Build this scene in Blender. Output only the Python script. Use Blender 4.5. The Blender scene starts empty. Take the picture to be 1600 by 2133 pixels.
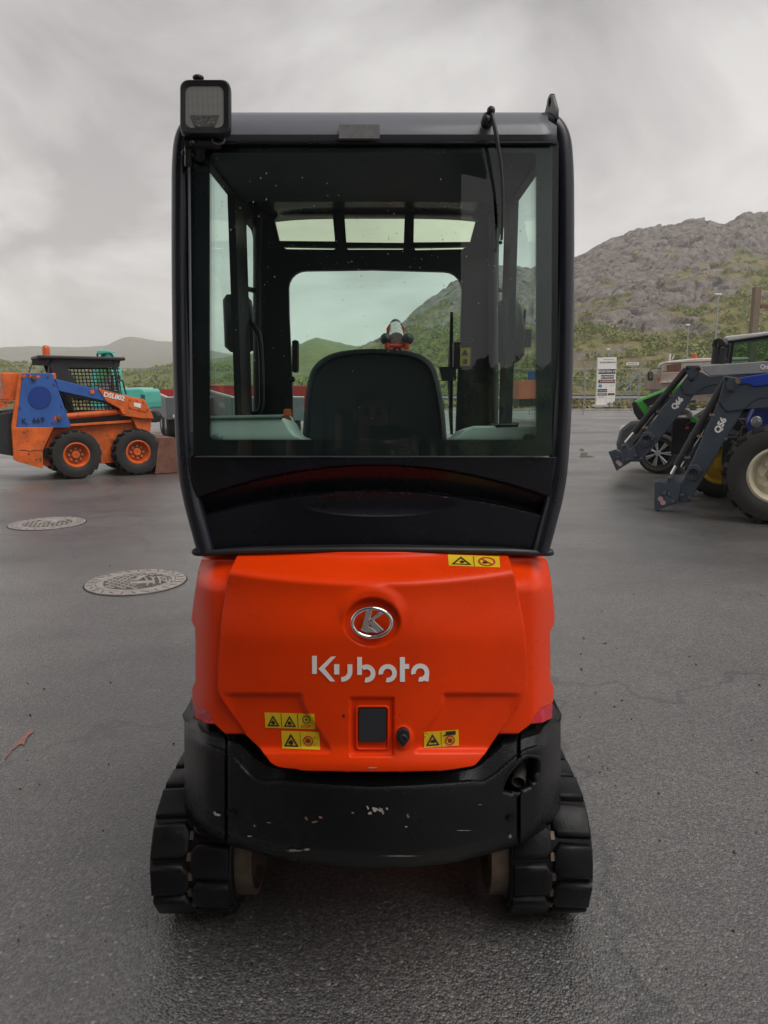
import bpy, bmesh, math, random
import numpy as np
from mathutils import Vector, Matrix
R = math.radians
pi = math.pi
random.seed(7)
rng = np.random.default_rng(11)
S = bpy.context.scene
C = S.collection

# ---------------------------------------------------------------- camera, sky, sun, exposure
F, CX, CY, HC, PITCH = 1479.0, 800.0, 1066.5, 1.55, R(9.66)
cT, sT = math.cos(PITCH), math.sin(PITCH)
cam_d = bpy.data.cameras.new('camera'); cam = bpy.data.objects.new('camera', cam_d); C.objects.link(cam)
cam.location = (0, 0, HC); cam.rotation_euler = (pi/2 - PITCH, 0, 0)
cam_d.sensor_fit = 'HORIZONTAL'; cam_d.sensor_width = 36.0; cam_d.lens = 36.0*F/1600.0
cam_d.clip_start = 0.01; cam_d.clip_end = 20000
S.camera = cam

SUN_EL, SUN_AZ = R(58), R(128)        # soft light from high behind the camera, to the right, through cloud
W = bpy.data.worlds.new('World'); S.world = W; W.use_nodes = True
def world():
    nt = W.node_tree; nt.nodes.clear(); N = nt.nodes.new; L = nt.links.new
    out = N('ShaderNodeOutputWorld'); bg = N('ShaderNodeBackground'); L(bg.outputs[0], out.inputs[0])
    sky = N('ShaderNodeTexSky'); sky.sky_type = 'NISHITA'; sky.sun_disc = False
    sky.sun_elevation = SUN_EL; sky.sun_rotation = SUN_AZ; sky.dust_density = 4
    sm = N('ShaderNodeVectorMath'); sm.operation = 'SCALE'; sm.inputs['Scale'].default_value = 0.8
    L(sky.outputs[0], sm.inputs[0])
    tc = N('ShaderNodeTexCoord'); sx = N('ShaderNodeSeparateXYZ'); L(tc.outputs['Generated'], sx.inputs[0])
    mx = N('ShaderNodeMath'); mx.operation = 'MAXIMUM'; mx.inputs[1].default_value = 0.0; L(sx.outputs[2], mx.inputs[0])
    ad = N('ShaderNodeMath'); ad.operation = 'ADD'; ad.inputs[1].default_value = 0.42; L(mx.outputs[0], ad.inputs[0])
    dx = N('ShaderNodeMath'); dx.operation = 'DIVIDE'; L(sx.outputs[0], dx.inputs[0]); L(ad.outputs[0], dx.inputs[1])
    dy = N('ShaderNodeMath'); dy.operation = 'DIVIDE'; L(sx.outputs[1], dy.inputs[0]); L(ad.outputs[0], dy.inputs[1])
    cb = N('ShaderNodeCombineXYZ'); L(dx.outputs[0], cb.inputs[0]); L(dy.outputs[0], cb.inputs[1]); cb.inputs[2].default_value = 3.7
    mp = N('ShaderNodeMapping'); L(cb.outputs[0], mp.inputs[0]); mp.inputs['Rotation'].default_value = (0, 0, R(20)); mp.inputs['Scale'].default_value = (.75, .85, 1)
    n1 = N('ShaderNodeTexNoise'); n1.inputs['Scale'].default_value = 2.4; n1.inputs['Detail'].default_value = 6; n1.inputs['Roughness'].default_value = .58; n1.inputs['Distortion'].default_value = .5
    L(mp.outputs[0], n1.inputs['Vector'])
    rp = N('ShaderNodeValToRGB'); L(n1.outputs['Fac'], rp.inputs[0])
    e = rp.color_ramp.elements; e[0].position = .37; e[0].color = (.385, .366, .366, 1); e[1].position = .62; e[1].color = (.73, .708, .692, 1)
    el = N('ShaderNodeMapRange'); L(mx.outputs[0], el.inputs[0]); el.inputs[1].default_value = 0.0; el.inputs[2].default_value = .6; el.inputs[3].default_value = 1.5; el.inputs[4].default_value = .62
    cl = N('ShaderNodeVectorMath'); cl.operation = 'SCALE'; L(rp.outputs[0], cl.inputs[0]); L(el.outputs[0], cl.inputs['Scale'])
    mix = N('ShaderNodeMixRGB'); mix.inputs[0].default_value = .93; L(sm.outputs[0], mix.inputs[1]); L(cl.outputs[0], mix.inputs[2])
    # clouds veil the sky: thinner and brighter low over the horizon
    L(mix.outputs[0], bg.inputs[0]); bg.inputs[1].default_value = 0.74
    # Nishita contribution stays at about 0.06 overall
    sm.inputs['Scale'].default_value = 0.085
world()
sun_d = bpy.data.lights.new('sun', 'SUN'); sun = bpy.data.objects.new('sun', sun_d); C.objects.link(sun)
sun_d.energy = 1.35; sun_d.angle = R(45); sun_d.color = (1, .97, .93)
sd = Vector((math.sin(SUN_AZ)*math.cos(SUN_EL), math.cos(SUN_AZ)*math.cos(SUN_EL), math.sin(SUN_EL)))
sun.rotation_euler = sd.to_track_quat('Z', 'Y').to_euler(); sun.location = (0, 0, 60)
vs = S.view_settings; vs.view_transform = 'Standard'; vs.look = 'None'; vs.exposure = 0.66; vs.gamma = 1.0; vs.use_curve_mapping = False
S.render.engine = 'CYCLES'
cy = S.cycles; cy.use_denoising = True; cy.max_bounces = 10; cy.transparent_max_bounces = 16; cy.diffuse_bounces = 3; cy.glossy_bounces = 4; cy.volume_bounces = 1
cy.caustics_reflective = False; cy.caustics_refractive = False; cy.sample_clamp_indirect = 6

# ---------------------------------------------------------------- helpers
def V(x, y, Y):
    "world point seen at picture position (x, y), Y metres ahead of the camera"
    a = (x-CX)/F; b = (CY-y)/F
    t = Y/(cT + b*sT)
    return Vector((a*t, Y, HC + (-sT + b*cT)*t))
def G(x, y, h=0.0):
    a = (x-CX)/F; b = (CY-y)/F
    t = (h-HC)/(-sT + b*cT)
    return Vector((a*t, (cT + b*sT)*t, h))
def interp(x, pts):
    xs = [p[0] for p in pts]; ys = [p[1] for p in pts]
    return float(np.interp(x, xs, ys))
def sstep(a, b, x):
    t = min(1, max(0, (x-a)/(b-a))); return t*t*(3-2*t)

class MB:
    def __init__(s): s.v = []; s.f = []
    def add(s, vs_, fs):
        o = len(s.v); s.v += [tuple(p) for p in vs_]; s.f += [tuple(i+o for i in f) for f in fs]; return s
    def box(s, c, size, M=None):
        hx, hy, hz = [q/2 for q in size]; P = []
        for z in (-hz, hz):
            for x, y in ((-hx, -hy), (hx, -hy), (hx, hy), (-hx, hy)):
                q = Vector((x, y, z)); q = (M @ q) if M is not None else q
                P.append(Vector(c)+q)
        return s.add(P, [(0,3,2,1),(4,5,6,7),(0,1,5,4),(1,2,6,5),(2,3,7,6),(3,0,4,7)])
    def prism(s, poly, vec):
        n = len(poly); vec = Vector(vec); P = [Vector(p) for p in poly]
        nn = Vector((0,0,0))
        for i in range(n): nn += P[i].cross(P[(i+1) % n])
        if nn.dot(vec) > 0: P.reverse()
        Q = [p+vec for p in P]
        return s.add(P+Q, [tuple(range(n)), tuple(range(2*n-1, n-1, -1))] + [((i+1) % n, i, n+i, n+(i+1) % n) for i in range(n)])
    def loft(s, rings, cap=True, closed=True):
        n = len(rings[0]); o = []
        for r in rings: o += list(r)
        fs = []
        for k in range(len(rings)-1):
            for i in range(n if closed else n-1):
                j = (i+1) % n
                fs.append((k*n+i, k*n+j, (k+1)*n+j, (k+1)*n+i))
        if cap:
            fs.append(tuple(range(n-1, -1, -1))); b = (len(rings)-1)*n; fs.append(tuple(range(b, b+n)))
        return s.add(o, fs)
    def grid(s, rows): return s.loft(rows, cap=False, closed=False)
    def tube(s, path, r, n=10, cap=True, squash=1.0):
        path = [Vector(p) for p in path]; m = len(path); rr = r if isinstance(r, (list, tuple)) else [r]*m
        rings = []; ref = None
        for k in range(m):
            t = (path[min(k+1, m-1)]-path[max(k-1, 0)]).normalized()
            if ref is None:
                ref = Vector((0, 0, 1)) if abs(t.z) < .9 else Vector((0, 1, 0))
            a = (ref - t*ref.dot(t)).normalized(); b = t.cross(a); ref = a
            rings.append([path[k] + (a*math.cos(2*pi*i/n) + b*math.sin(2*pi*i/n)*squash)*rr[k] for i in range(n)])
        return s.loft(rings, cap)
    def cyl(s, p0, p1, r0, r1=None, n=20, cap=True):
        return s.tube([p0, p1], [r0, r0 if r1 is None else r1], n, cap)
    def lathe(s, prof, o, axis, n=32, close=False):
        o = Vector(o); ax = Vector(axis).normalized()
        a = ax.orthogonal().normalized(); b = ax.cross(a)
        rings = [[o + ax*t + (a*math.cos(2*pi*i/n)+b*math.sin(2*pi*i/n))*max(r, 1e-4) for i in range(n)] for r, t in prof]
        if close: rings.append(rings[0]); return s.loft(rings, cap=False)
        return s.loft(rings, cap=True)
    def ball(s, c, r, n=14, m=9, sc=(1,1,1)):
        c = Vector(c); rings = []
        for k in range(m+1):
            t = -pi/2 + pi*k/m; q = max(math.cos(t), 1e-3)
            rings.append([c + Vector((q*math.cos(2*pi*i/n)*r*sc[0], q*math.sin(2*pi*i/n)*r*sc[1], math.sin(t)*r*sc[2])) for i in range(n)])
        return s.loft(rings, cap=True)
    def build(s, name, mat, parent=None, smooth=0, bevel=0, seg=2, solid=0, sub=0, fix=True):
        me = bpy.data.meshes.new(name)
        off = OFF.get(parent.name, Vector((0,0,0))) if parent else Vector((0,0,0))
        me.from_pydata([(p[0]-off[0], p[1]-off[1], p[2]-off[2]) for p in s.v], [], s.f)
        if fix:
            bm = bmesh.new(); bm.from_mesh(me); bmesh.ops.recalc_face_normals(bm, faces=bm.faces); bm.to_mesh(me); bm.free()
        return finish(name, me, mat, parent, smooth, bevel, seg, solid, sub, off)
OFF = {}
def finish(name, me, mat, parent=None, smooth=0, bevel=0, seg=2, solid=0, sub=0, off=None):
    me.name = name
    if not isinstance(mat, (list, tuple)): mat = [mat]
    for m in mat: me.materials.append(m)
    if smooth:
        me.polygons.foreach_set('use_smooth', [True]*len(me.polygons)); me.set_sharp_from_angle(angle=R(smooth))
    o = bpy.data.objects.new(name, me); C.objects.link(o)
    if parent: o.parent = parent
    OFF[o.name] = off if off is not None else Vector((0,0,0))
    if solid:
        md = o.modifiers.new('s', 'SOLIDIFY'); md.thickness = abs(solid); md.offset = -1 if solid > 0 else 1
    if bevel:
        md = o.modifiers.new('b', 'BEVEL'); md.width = bevel; md.segments = seg; md.limit_method = 'ANGLE'; md.angle_limit = R(35)
    if sub:
        md = o.modifiers.new('u', 'SUBSURF'); md.levels = sub; md.render_levels = sub
    return o
def thing(name, label, cat, loc=(0,0,0), rotz=0, group=None, world_coords=False):
    o = bpy.data.objects.new(name, None); C.objects.link(o); o.location = loc; o.rotation_euler = (0, 0, rotz); o.empty_display_size = .2
    o['label'] = label; o['category'] = cat
    if group: o['group'] = group
    OFF[o.name] = Vector(loc) if world_coords else Vector((0,0,0))
    return o
def tag(o, label, cat, group=None):
    o['label'] = label; o['category'] = cat
    if group: o['group'] = group
    return o
def kind(o, k, label=None):
    o['kind'] = k
    if label: o['label'] = label
    return o
def copy_part(src, parent, M):
    c = src.copy(); C.objects.link(c); c.parent = parent; c.matrix_local = M; OFF[c.name] = Vector((0,0,0)); return c
def flat(loops, depth=0.0, bevel=0.0):
    "filled 2-D outline with holes -> verts, faces (z = -depth..depth)"
    cu = bpy.data.curves.new('t', 'CURVE'); cu.dimensions = '2D'; cu.fill_mode = 'BOTH'; cu.extrude = depth; cu.bevel_depth = bevel; cu.bevel_resolution = 1
    for lp in loops:
        sp = cu.splines.new('POLY'); sp.points.add(len(lp)-1); sp.use_cyclic_u = True
        for p, q in zip(sp.points, lp): p.co = (q[0], q[1], 0, 1)
    return curve_data(cu)
def curve_data(cu):
    o = bpy.data.objects.new('t', cu); C.objects.link(o)
    dg = bpy.context.evaluated_depsgraph_get()
    me = bpy.data.meshes.new_from_object(o.evaluated_get(dg))
    bpy.data.objects.remove(o); bpy.data.curves.remove(cu)
    v = [tuple(p.co) for p in me.vertices]; f = [tuple(p.vertices) for p in me.polygons]
    bpy.data.meshes.remove(me)
    return v, f
def text(body, size=1.0, depth=0.0, align='CENTER', bold=0.0, space=1.0):
    cu = bpy.data.curves.new('t', 'FONT'); cu.body = body; cu.size = size; cu.align_x = align; cu.align_y = 'CENTER'; cu.extrude = depth; cu.offset = bold; cu.space_character = space
    cu.resolution_u = 3
    return curve_data(cu)
def rrect(x0, y0, x1, y1, r, n=5):
    P = []
    for cx, cy_, a0 in ((x1-r, y0+r, -90), (x1-r, y1-r, 0), (x0+r, y1-r, 90), (x0+r, y0+r, 180)):
        for i in range(n+1):
            a = R(a0 + 90*i/n); P.append((cx+r*math.cos(a), cy_+r*math.sin(a)))
    return P
def ellipse(cx, cy_, rx, ry, n=28): return [(cx+rx*math.cos(2*pi*i/n), cy_+ry*math.sin(2*pi*i/n)) for i in range(n)]
def arc(cx, cy_, r, a0, a1, n=14): return [(cx+r*math.cos(R(a0+(a1-a0)*i/n)), cy_+r*math.sin(R(a0+(a1-a0)*i/n))) for i in range(n+1)]
def inside(x, y, poly):
    c = False; n = len(poly)
    for i in range(n):
        x1, y1 = poly[i]; x2, y2 = poly[(i+1) % n]
        if (y1 > y) != (y2 > y) and x < (x2-x1)*(y-y1)/(y2-y1)+x1: c = not c
    return c

def smoothp(pts, k=5):
    P = [Vector(p) for p in pts]; out = []
    for i in range(len(P)-1):
        p0, p1, p2, p3 = P[max(i-1, 0)], P[i], P[i+1], P[min(i+2, len(P)-1)]
        for j in range(k):
            t = j/k; out.append(.5*((2*p1)+(p2-p0)*t+(2*p0-5*p1+4*p2-p3)*t*t+(3*p1-p0-3*p2+p3)*t**3))
    out.append(P[-1]); return out

# ---------------------------------------------------------------- materials
def nodes(name):
    m = bpy.data.materials.new(name); m.use_nodes = True; nt = m.node_tree; nt.nodes.clear()
    return m, nt, nt.nodes.new, nt.links.new
def mat(name, col, rough=.5, metal=0.0, var=.15, vs_=6.0, bump=0.0, bs=80.0, spec=.5, coat=0.0, chip=None, chip_amt=.3, chip_s=14.0, rvar=.12, emit=0, bdist=.004):
    m, nt, N, L = nodes(name)
    out = N('ShaderNodeOutputMaterial'); b = N('ShaderNodeBsdfPrincipled'); L(b.outputs[0], out.inputs[0])
    tc = N('ShaderNodeTexCoord')
    n = N('ShaderNodeTexNoise'); n.inputs['Scale'].default_value = vs_; n.inputs['Detail'].default_value = 7; n.inputs['Roughness'].default_value = .62; L(tc.outputs['Object'], n.inputs['Vector'])
    r = N('ShaderNodeValToRGB'); L(n.outputs['Fac'], r.inputs[0])
    e = r.color_ramp.elements; e[0].position = .3; e[1].position = .72
    e[0].color = tuple(max(0, c*(1-var)) for c in col)+(1,); e[1].color = tuple(min(1, c*(1+var)) for c in col)+(1,)
    col_out = r.outputs[0]
    if chip is not None:
        n2 = N('ShaderNodeTexNoise'); n2.inputs['Scale'].default_value = chip_s; n2.inputs['Detail'].default_value = 9; n2.inputs['Roughness'].default_value = .7; L(tc.outputs['Object'], n2.inputs['Vector'])
        r2 = N('ShaderNodeValToRGB'); L(n2.outputs['Fac'], r2.inputs[0]); q = r2.color_ramp.elements
        q[0].position = .72-chip_amt*.3; q[0].color = (0,0,0,1); q[1].position = q[0].position+.04; q[1].color = (1,1,1,1)
        mx = N('ShaderNodeMixRGB'); L(r2.outputs[0], mx.inputs[0]); L(col_out, mx.inputs[1]); mx.inputs[2].default_value = tuple(chip)+(1,)
        col_out = mx.outputs[0]
    L(col_out, b.inputs['Base Color'])
    mr = N('ShaderNodeMapRange'); L(n.outputs['Fac'], mr.inputs[0]); mr.inputs[1].default_value = .3; mr.inputs[2].default_value = .7
    mr.inputs[3].default_value = max(.02, rough-rvar); mr.inputs[4].default_value = min(1, rough+rvar); L(mr.outputs[0], b.inputs['Roughness'])
    b.inputs['Metallic'].default_value = metal; b.inputs['Specular IOR Level'].default_value = spec
    if coat: b.inputs['Coat Weight'].default_value = coat; b.inputs['Coat Roughness'].default_value = .08
    if emit:
        b.inputs['Emission Color'].default_value = tuple(col)+(1,); b.inputs['Emission Strength'].default_value = emit
    if bump:
        n3 = N('ShaderNodeTexNoise'); n3.inputs['Scale'].default_value = bs; n3.inputs['Detail'].default_value = 4; L(tc.outputs['Object'], n3.inputs['Vector'])
        bp = N('ShaderNodeBump'); bp.inputs['Strength'].default_value = bump; bp.inputs['Distance'].default_value = bdist; L(n3.outputs['Fac'], bp.inputs['Height']); L(bp.outputs[0], b.inputs['Normal'])
    return m
def glass(name, tint, rough=.0, ior=1.5):
    m, nt, N, L = nodes(name)
    out = N('ShaderNodeOutputMaterial'); t = N('ShaderNodeBsdfTransparent'); g = N('ShaderNodeBsdfGlossy'); fr = N('ShaderNodeLayerWeight'); mx = N('ShaderNodeMixShader')
    t.inputs[0].default_value = tuple(tint)+(1,); g.inputs['Roughness'].default_value = rough; fr.inputs['Blend'].default_value = .5
    pw = N('ShaderNodeMath'); pw.operation = 'POWER'; pw.inputs[1].default_value = 5; L(fr.outputs['Facing'], pw.inputs[0]); ma = N('ShaderNodeMath'); ma.operation = 'MULTIPLY_ADD'; ma.inputs[1].default_value = .6; ma.inputs[2].default_value = .048; L(pw.outputs[0], ma.inputs[0])
    L(ma.outputs[0], mx.inputs[0]); L(t.outputs[0], mx.inputs[1]); L(g.outputs[0], mx.inputs[2]); L(mx.outputs[0], out.inputs[0])
    return m

ORANGE = mat('orange_paint', (.80, .045, .0015), .30, var=.10, vs_=4, spec=.22, chip=(.55,.10,.05), chip_amt=.12, chip_s=22, bump=.02, bs=400, rvar=.06)
BLACK_CAB = mat('cab_paint', (.008, .010, .018), .30, var=.2, coat=.1, rvar=.08, chip=(.12,.10,.09), chip_amt=.0, chip_s=30)
BLACK_PANEL = mat('panel_paint', (.007, .008, .012), .26, var=.2, spec=.28, rvar=.05)
BLACK_CAST = mat('cast_black', (.006, .006, .007), .24, spec=.28, var=.3, bump=.42, bs=240, rvar=.08, bdist=.004)
RUBBER = mat('rubber', (.006, .006, .007), .42, spec=.22, var=.4, vs_=12, bump=.25, bs=60, rvar=.12)
RUBBER_DRY = mat('tyre_rubber', (.022, .021, .020), .7, var=.35, vs_=9, bump=.2, bs=40)
PLASTIC = mat('black_plastic', (.014, .014, .016), .45, var=.2, bump=.1, bs=300)
DARK = mat('dark_frame', (.010, .012, .018), .5, var=.2)
STEEL = mat('bare_steel', (.16, .12, .09), .5, .7, var=.45, vs_=15, bump=.15, bs=60)
CHROME = mat('chrome', (.75, .75, .76), .07, 1.0, var=.04, rvar=.03)
WHITE = mat('white_print', (.86, .84, .82), .5, var=.05)
YELLOW = mat('label_yellow', (.72, .50, .012), .45, var=.06)
INK = mat('label_black', (.012, .012, .012), .5, var=.1)
RED_INK = mat('label_red', (.50, .018, .02), .5, var=.1)
RED_LENS = mat('red_reflector', (.60, .008, .026), .2, var=.25, vs_=30, chip=(.7,.6,.6), chip_amt=.25, chip_s=60)
GLASS_G = glass('green_tinted_glass', (.80, .99, .915))
GLASS_S = glass('side_glass', (.94, 1.0, .965))
GLASS_C = glass('amber_roof_panel', (.90, .89, .70))
TRIM = mat('grey_trim', (.50, .53, .52), .55, var=.08, bump=.1, bs=300)
SEAT = mat('seat_vinyl', (.016, .018, .024), .6, var=.2, bump=.2, bs=400)
# ---------------------------------------------------------------- ground and terrain
def asphalt(name, base, grain=1.0, wet=1.0, fine=True):
    m, nt, N, L = nodes(name)
    out = N('ShaderNodeOutputMaterial'); b = N('ShaderNodeBsdfPrincipled'); L(b.outputs[0], out.inputs[0])
    tc = N('ShaderNodeTexCoord')
    def noise(s, d=6, r=.6, vec=None):
        n = N('ShaderNodeTexNoise'); n.inputs['Scale'].default_value = s; n.inputs['Detail'].default_value = d; n.inputs['Roughness'].default_value = r
        L(vec or tc.outputs['Object'], n.inputs['Vector']); return n
    def ramp(src, p0, p1, c0, c1):
        r = N('ShaderNodeValToRGB'); L(src, r.inputs[0]); e = r.color_ramp.elements; e[0].position = p0; e[1].position = p1; e[0].color = tuple(c0)+(1,); e[1].color = tuple(c1)+(1,); return r
    vo = N('ShaderNodeTexVoronoi'); vo.inputs['Scale'].default_value = 130; vo.inputs['Randomness'].default_value = 1; L(tc.outputs['Object'], vo.inputs['Vector'])
    sep = N('ShaderNodeSeparateColor'); L(vo.outputs['Color'], sep.inputs[0])
    stone = ramp(sep.outputs[0], .08, .98, [c*.55 for c in base], [c*1.5 for c in base])
    mid = noise(70, 8, .82); mcol = ramp(mid.outputs['Fac'], .38, .62, (.34,.34,.34), (1.5,1.5,1.5))
    big = noise(.22, 6, .62); bcol = ramp(big.outputs['Fac'], .40, .60, (.52,.52,.52), (1.3,1.29,1.27))
    m1 = N('ShaderNodeMixRGB'); m1.blend_type = 'MULTIPLY'; m1.inputs[0].default_value = 1; L(stone.outputs[0], m1.inputs[1]); L(mcol.outputs[0], m1.inputs[2])
    m2 = N('ShaderNodeMixRGB'); m2.blend_type = 'MULTIPLY'; m2.inputs[0].default_value = 1; L(m1.outputs[0], m2.inputs[1]); L(bcol.outputs[0], m2.inputs[2])
    # odd pale and rust stones, dried mud smears
    sp = ramp(sep.outputs[1], .982, .990, (0,0,0), (1,1,1)); m3 = N('ShaderNodeMixRGB'); L(sp.outputs[0], m3.inputs[0]); L(m2.outputs[0], m3.inputs[1]); m3.inputs[2].default_value = (.22,.20,.18,1)
    mud = noise(1.7, 8, .7); mm = ramp(mud.outputs['Fac'], .66, .74, (0,0,0), (.45,.45,.45)); m4 = N('ShaderNodeMixRGB'); L(mm.outputs[0], m4.inputs[0]); L(m3.outputs[0], m4.inputs[1]); m4.inputs[2].default_value = (.20,.175,.15,1)
    wv = noise(.9, 4); wa = N('ShaderNodeVectorMath'); wa.operation = 'MULTIPLY_ADD'; wa.inputs[1].default_value = (1.6, 1.6, 0); L(wv.outputs['Color'], wa.inputs[0]); L(tc.outputs['Object'], wa.inputs[2])
    ve = N('ShaderNodeTexVoronoi'); ve.feature = 'DISTANCE_TO_EDGE'; ve.inputs['Scale'].default_value = .16; L(wa.outputs[0], ve.inputs['Vector'])
    cr = ramp(ve.outputs['Distance'], .0012, .004, (.45,.45,.45), (1,1,1)); m5 = N('ShaderNodeMixRGB'); m5.blend_type = 'MULTIPLY'; m5.inputs[0].default_value = 1; L(m4.outputs[0], m5.inputs[1]); L(cr.outputs[0], m5.inputs[2])
    L(m5.outputs[0], b.inputs['Base Color'])
    st = N('ShaderNodeMapping'); L(tc.outputs['Object'], st.inputs[0]); st.inputs['Scale'].default_value = (.5, 1.3, 1); st.inputs['Rotation'].default_value = (0,0,R(-12))
    wn = noise(.55, 5, .55, st.outputs[0]); wr = N('ShaderNodeMapRange'); L(wn.outputs['Fac'], wr.inputs[0]); wr.inputs[1].default_value = .36; wr.inputs[2].default_value = .66; wr.inputs[3].default_value = .26; wr.inputs[4].default_value = .52
    L(wr.outputs[0], b.inputs['Roughness']); b.inputs['Specular IOR Level'].default_value = wet
    if fine:
        inv = N('ShaderNodeMath'); inv.operation = 'SUBTRACT'; inv.inputs[0].default_value = 1; L(vo.outputs['Distance'], inv.inputs[1])
        f2 = noise(260, 3); ad = N('ShaderNodeMath'); ad.operation = 'MULTIPLY_ADD'; L(f2.outputs['Fac'], ad.inputs[0]); ad.inputs[1].default_value = .5; L(inv.outputs[0], ad.inputs[2])
        bp = N('ShaderNodeBump'); bp.inputs['Strength'].default_value = .6*grain; bp.inputs['Distance'].default_value = .006; L(ad.outputs[0], bp.inputs['Height']); L(bp.outputs[0], b.inputs['Normal'])
        cb_ = N('ShaderNodeBump'); cb_.inputs['Strength'].default_value = .38; cb_.inputs['Distance'].default_value = .006; L(ad.outputs[0], cb_.inputs['Height']); L(cb_.outputs[0], b.inputs['Coat Normal'])
        cw0 = N('ShaderNodeMapRange'); L(wn.outputs['Fac'], cw0.inputs[0]); cw0.inputs[1].default_value = .36; cw0.inputs[2].default_value = .62; cw0.inputs[3].default_value = 1.0; cw0.inputs[4].default_value = .6; L(cw0.outputs[0], b.inputs['Coat Weight']); b.inputs['Coat Roughness'].default_value = .34
    return m
ASPHALT = asphalt('asphalt', (.115, .110, .108))
ROAD_M = asphalt('old_road_asphalt', (.16, .15, .145), .4)
g = MB(); ys = [-60, -20, -5, 0, 2, 4, 8, 15, 30, 60]
g.grid([[(x, y, 0) for x in (-90, -40, -15, -5, 0, 5, 15, 40, 90)] for y in ys])
kind(g.build('ground', ASPHALT, fix=False), 'structure', 'wet dark grey asphalt yard')
g = MB(); g.grid([[(x, y, .004) for x in (5, 20, 60, 89)] for y in (39.5, 48, 58)])
kind(g.build('road', ROAD_M, fix=False), 'structure', 'paler strip of road asphalt behind the yard')

# numpy noise
_T = rng.random((256, 256))
def vnoise(x, y):
    xi = np.floor(x).astype(int); yi = np.floor(y).astype(int); fx = x-xi; fy = y-yi
    fx = fx*fx*(3-2*fx); fy = fy*fy*(3-2*fy)
    a = _T[xi % 256, yi % 256]; b = _T[(xi+1) % 256, yi % 256]; c = _T[xi % 256, (yi+1) % 256]; d = _T[(xi+1) % 256, (yi+1) % 256]
    return (a*(1-fx)+b*fx)*(1-fy)+(c*(1-fx)+d*fx)*fy
def fbm(x, y, o=5, g_=.5):
    s = 0; a = 1; t = 0
    for k in range(o):
        s = s+a*vnoise(x*2**k+17.3*k, y*2**k+9.1*k); t += a; a *= g_
    return s/t
def cells(x, y):
    "distance to the border of jittered cells: cracked blocks"
    xi = np.floor(x).astype(int); yi = np.floor(y).astype(int); d1 = np.full(x.shape, 9.); d2 = np.full(x.shape, 9.); idv = np.zeros(x.shape)
    for i in (-1, 0, 1):
        for j in (-1, 0, 1):
            cx = xi+i+_T[(xi+i) % 256, (yi+j) % 256]; cy_ = yi+j+_T[(yi+j+91) % 256, (xi+i+37) % 256]
            d = np.hypot(cx-x, cy_-y); m = d < d1
            d2 = np.where(m, d1, np.minimum(d2, d)); idv = np.where(m, _T[(xi+i+11) % 256, (yi+j+53) % 256], idv); d1 = np.where(m, d, d1)
    return d2-d1, idv

def hill(name, ridge, Dr, Db, hb, nx, ny, amp, prof=.85, blocks=0, vegf=None, x0=None, x1=None, nscale=30.0):
    "a slope rising from distance Db to a crest at distance Dr; crest line given where it is seen"
    xs = np.linspace(x0 if x0 is not None else ridge[0][0], x1 if x1 is not None else ridge[-1][0], nx)
    rows = []; pos = np.zeros((ny, nx, 3)); tt = np.zeros((ny, nx))
    py = np.interp(xs, [p[0] for p in ridge], [p[1] for p in ridge])
    for j in range(ny):
        t = j/(ny-1)*1.18
        tt[j] = t
        for i in range(nx):
            dr = Dr(xs[i]) if callable(Dr) else Dr; db = Db(xs[i]) if callable(Db) else Db
            q = V(xs[i], py[i], dr); Y = db+(dr-db)*t
            X = (xs[i]-CX)/F*Y*1.0
            h = hb+(q.z-hb)*(t**prof) if t <= 1 else q.z-(t-1)*(q.z-hb)*1.6
            pos[j, i] = (q.x*Y/dr, Y, h)
    X, Y, Hh = pos[..., 0], pos[..., 1], pos[..., 2]
    w = np.clip(tt*4, 0, 1)
    Hh += (fbm(X/nscale+3, Y/nscale+Hh/nscale, 5)-.5)*amp*w
    veg = np.zeros_like(X)
    if vegf is not None: veg = vegf(np.broadcast_to(xs, X.shape), tt, X, Y, Hh)
    if blocks:
        u = X*.78-Hh*.75+Y*.1; v_ = X*.60+Hh*.80+Y*.25
        wx = fbm(X/14, Y/14+Hh/9, 3)*9
        e, idv = cells((u+wx)/8, (v_+wx*.7)/24); e2, id2 = cells((u+wx*.5)/3.2+40, (v_+wx)/8+11)
        rock = 1-np.clip(veg, 0, 1)
        d = (np.clip(e*6, 0, 1)-1)*blocks*.75+(idv-.5)*blocks*.75+(np.clip(e2*5, 0, 1)-1)*blocks*.42+(id2-.5)*blocks*.42
        pos[..., 1] -= d*rock*w*1.1; pos[..., 2] += d*rock*w*.55
    me = bpy.data.meshes.new(name)
    fs = []
    for j in range(ny-1):
        for i in range(nx-1): fs.append((j*nx+i, j*nx+i+1, (j+1)*nx+i+1, (j+1)*nx+i))
    me.from_pydata(pos.reshape(-1, 3).tolist(), [], fs)
    at = me.attributes.new('veg', 'FLOAT', 'POINT'); at.data.foreach_set('value', veg.reshape(-1).astype(np.float32))
    me.polygons.foreach_set('use_smooth', [not blocks]*len(me.polygons))
    return me, pos, veg
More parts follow.
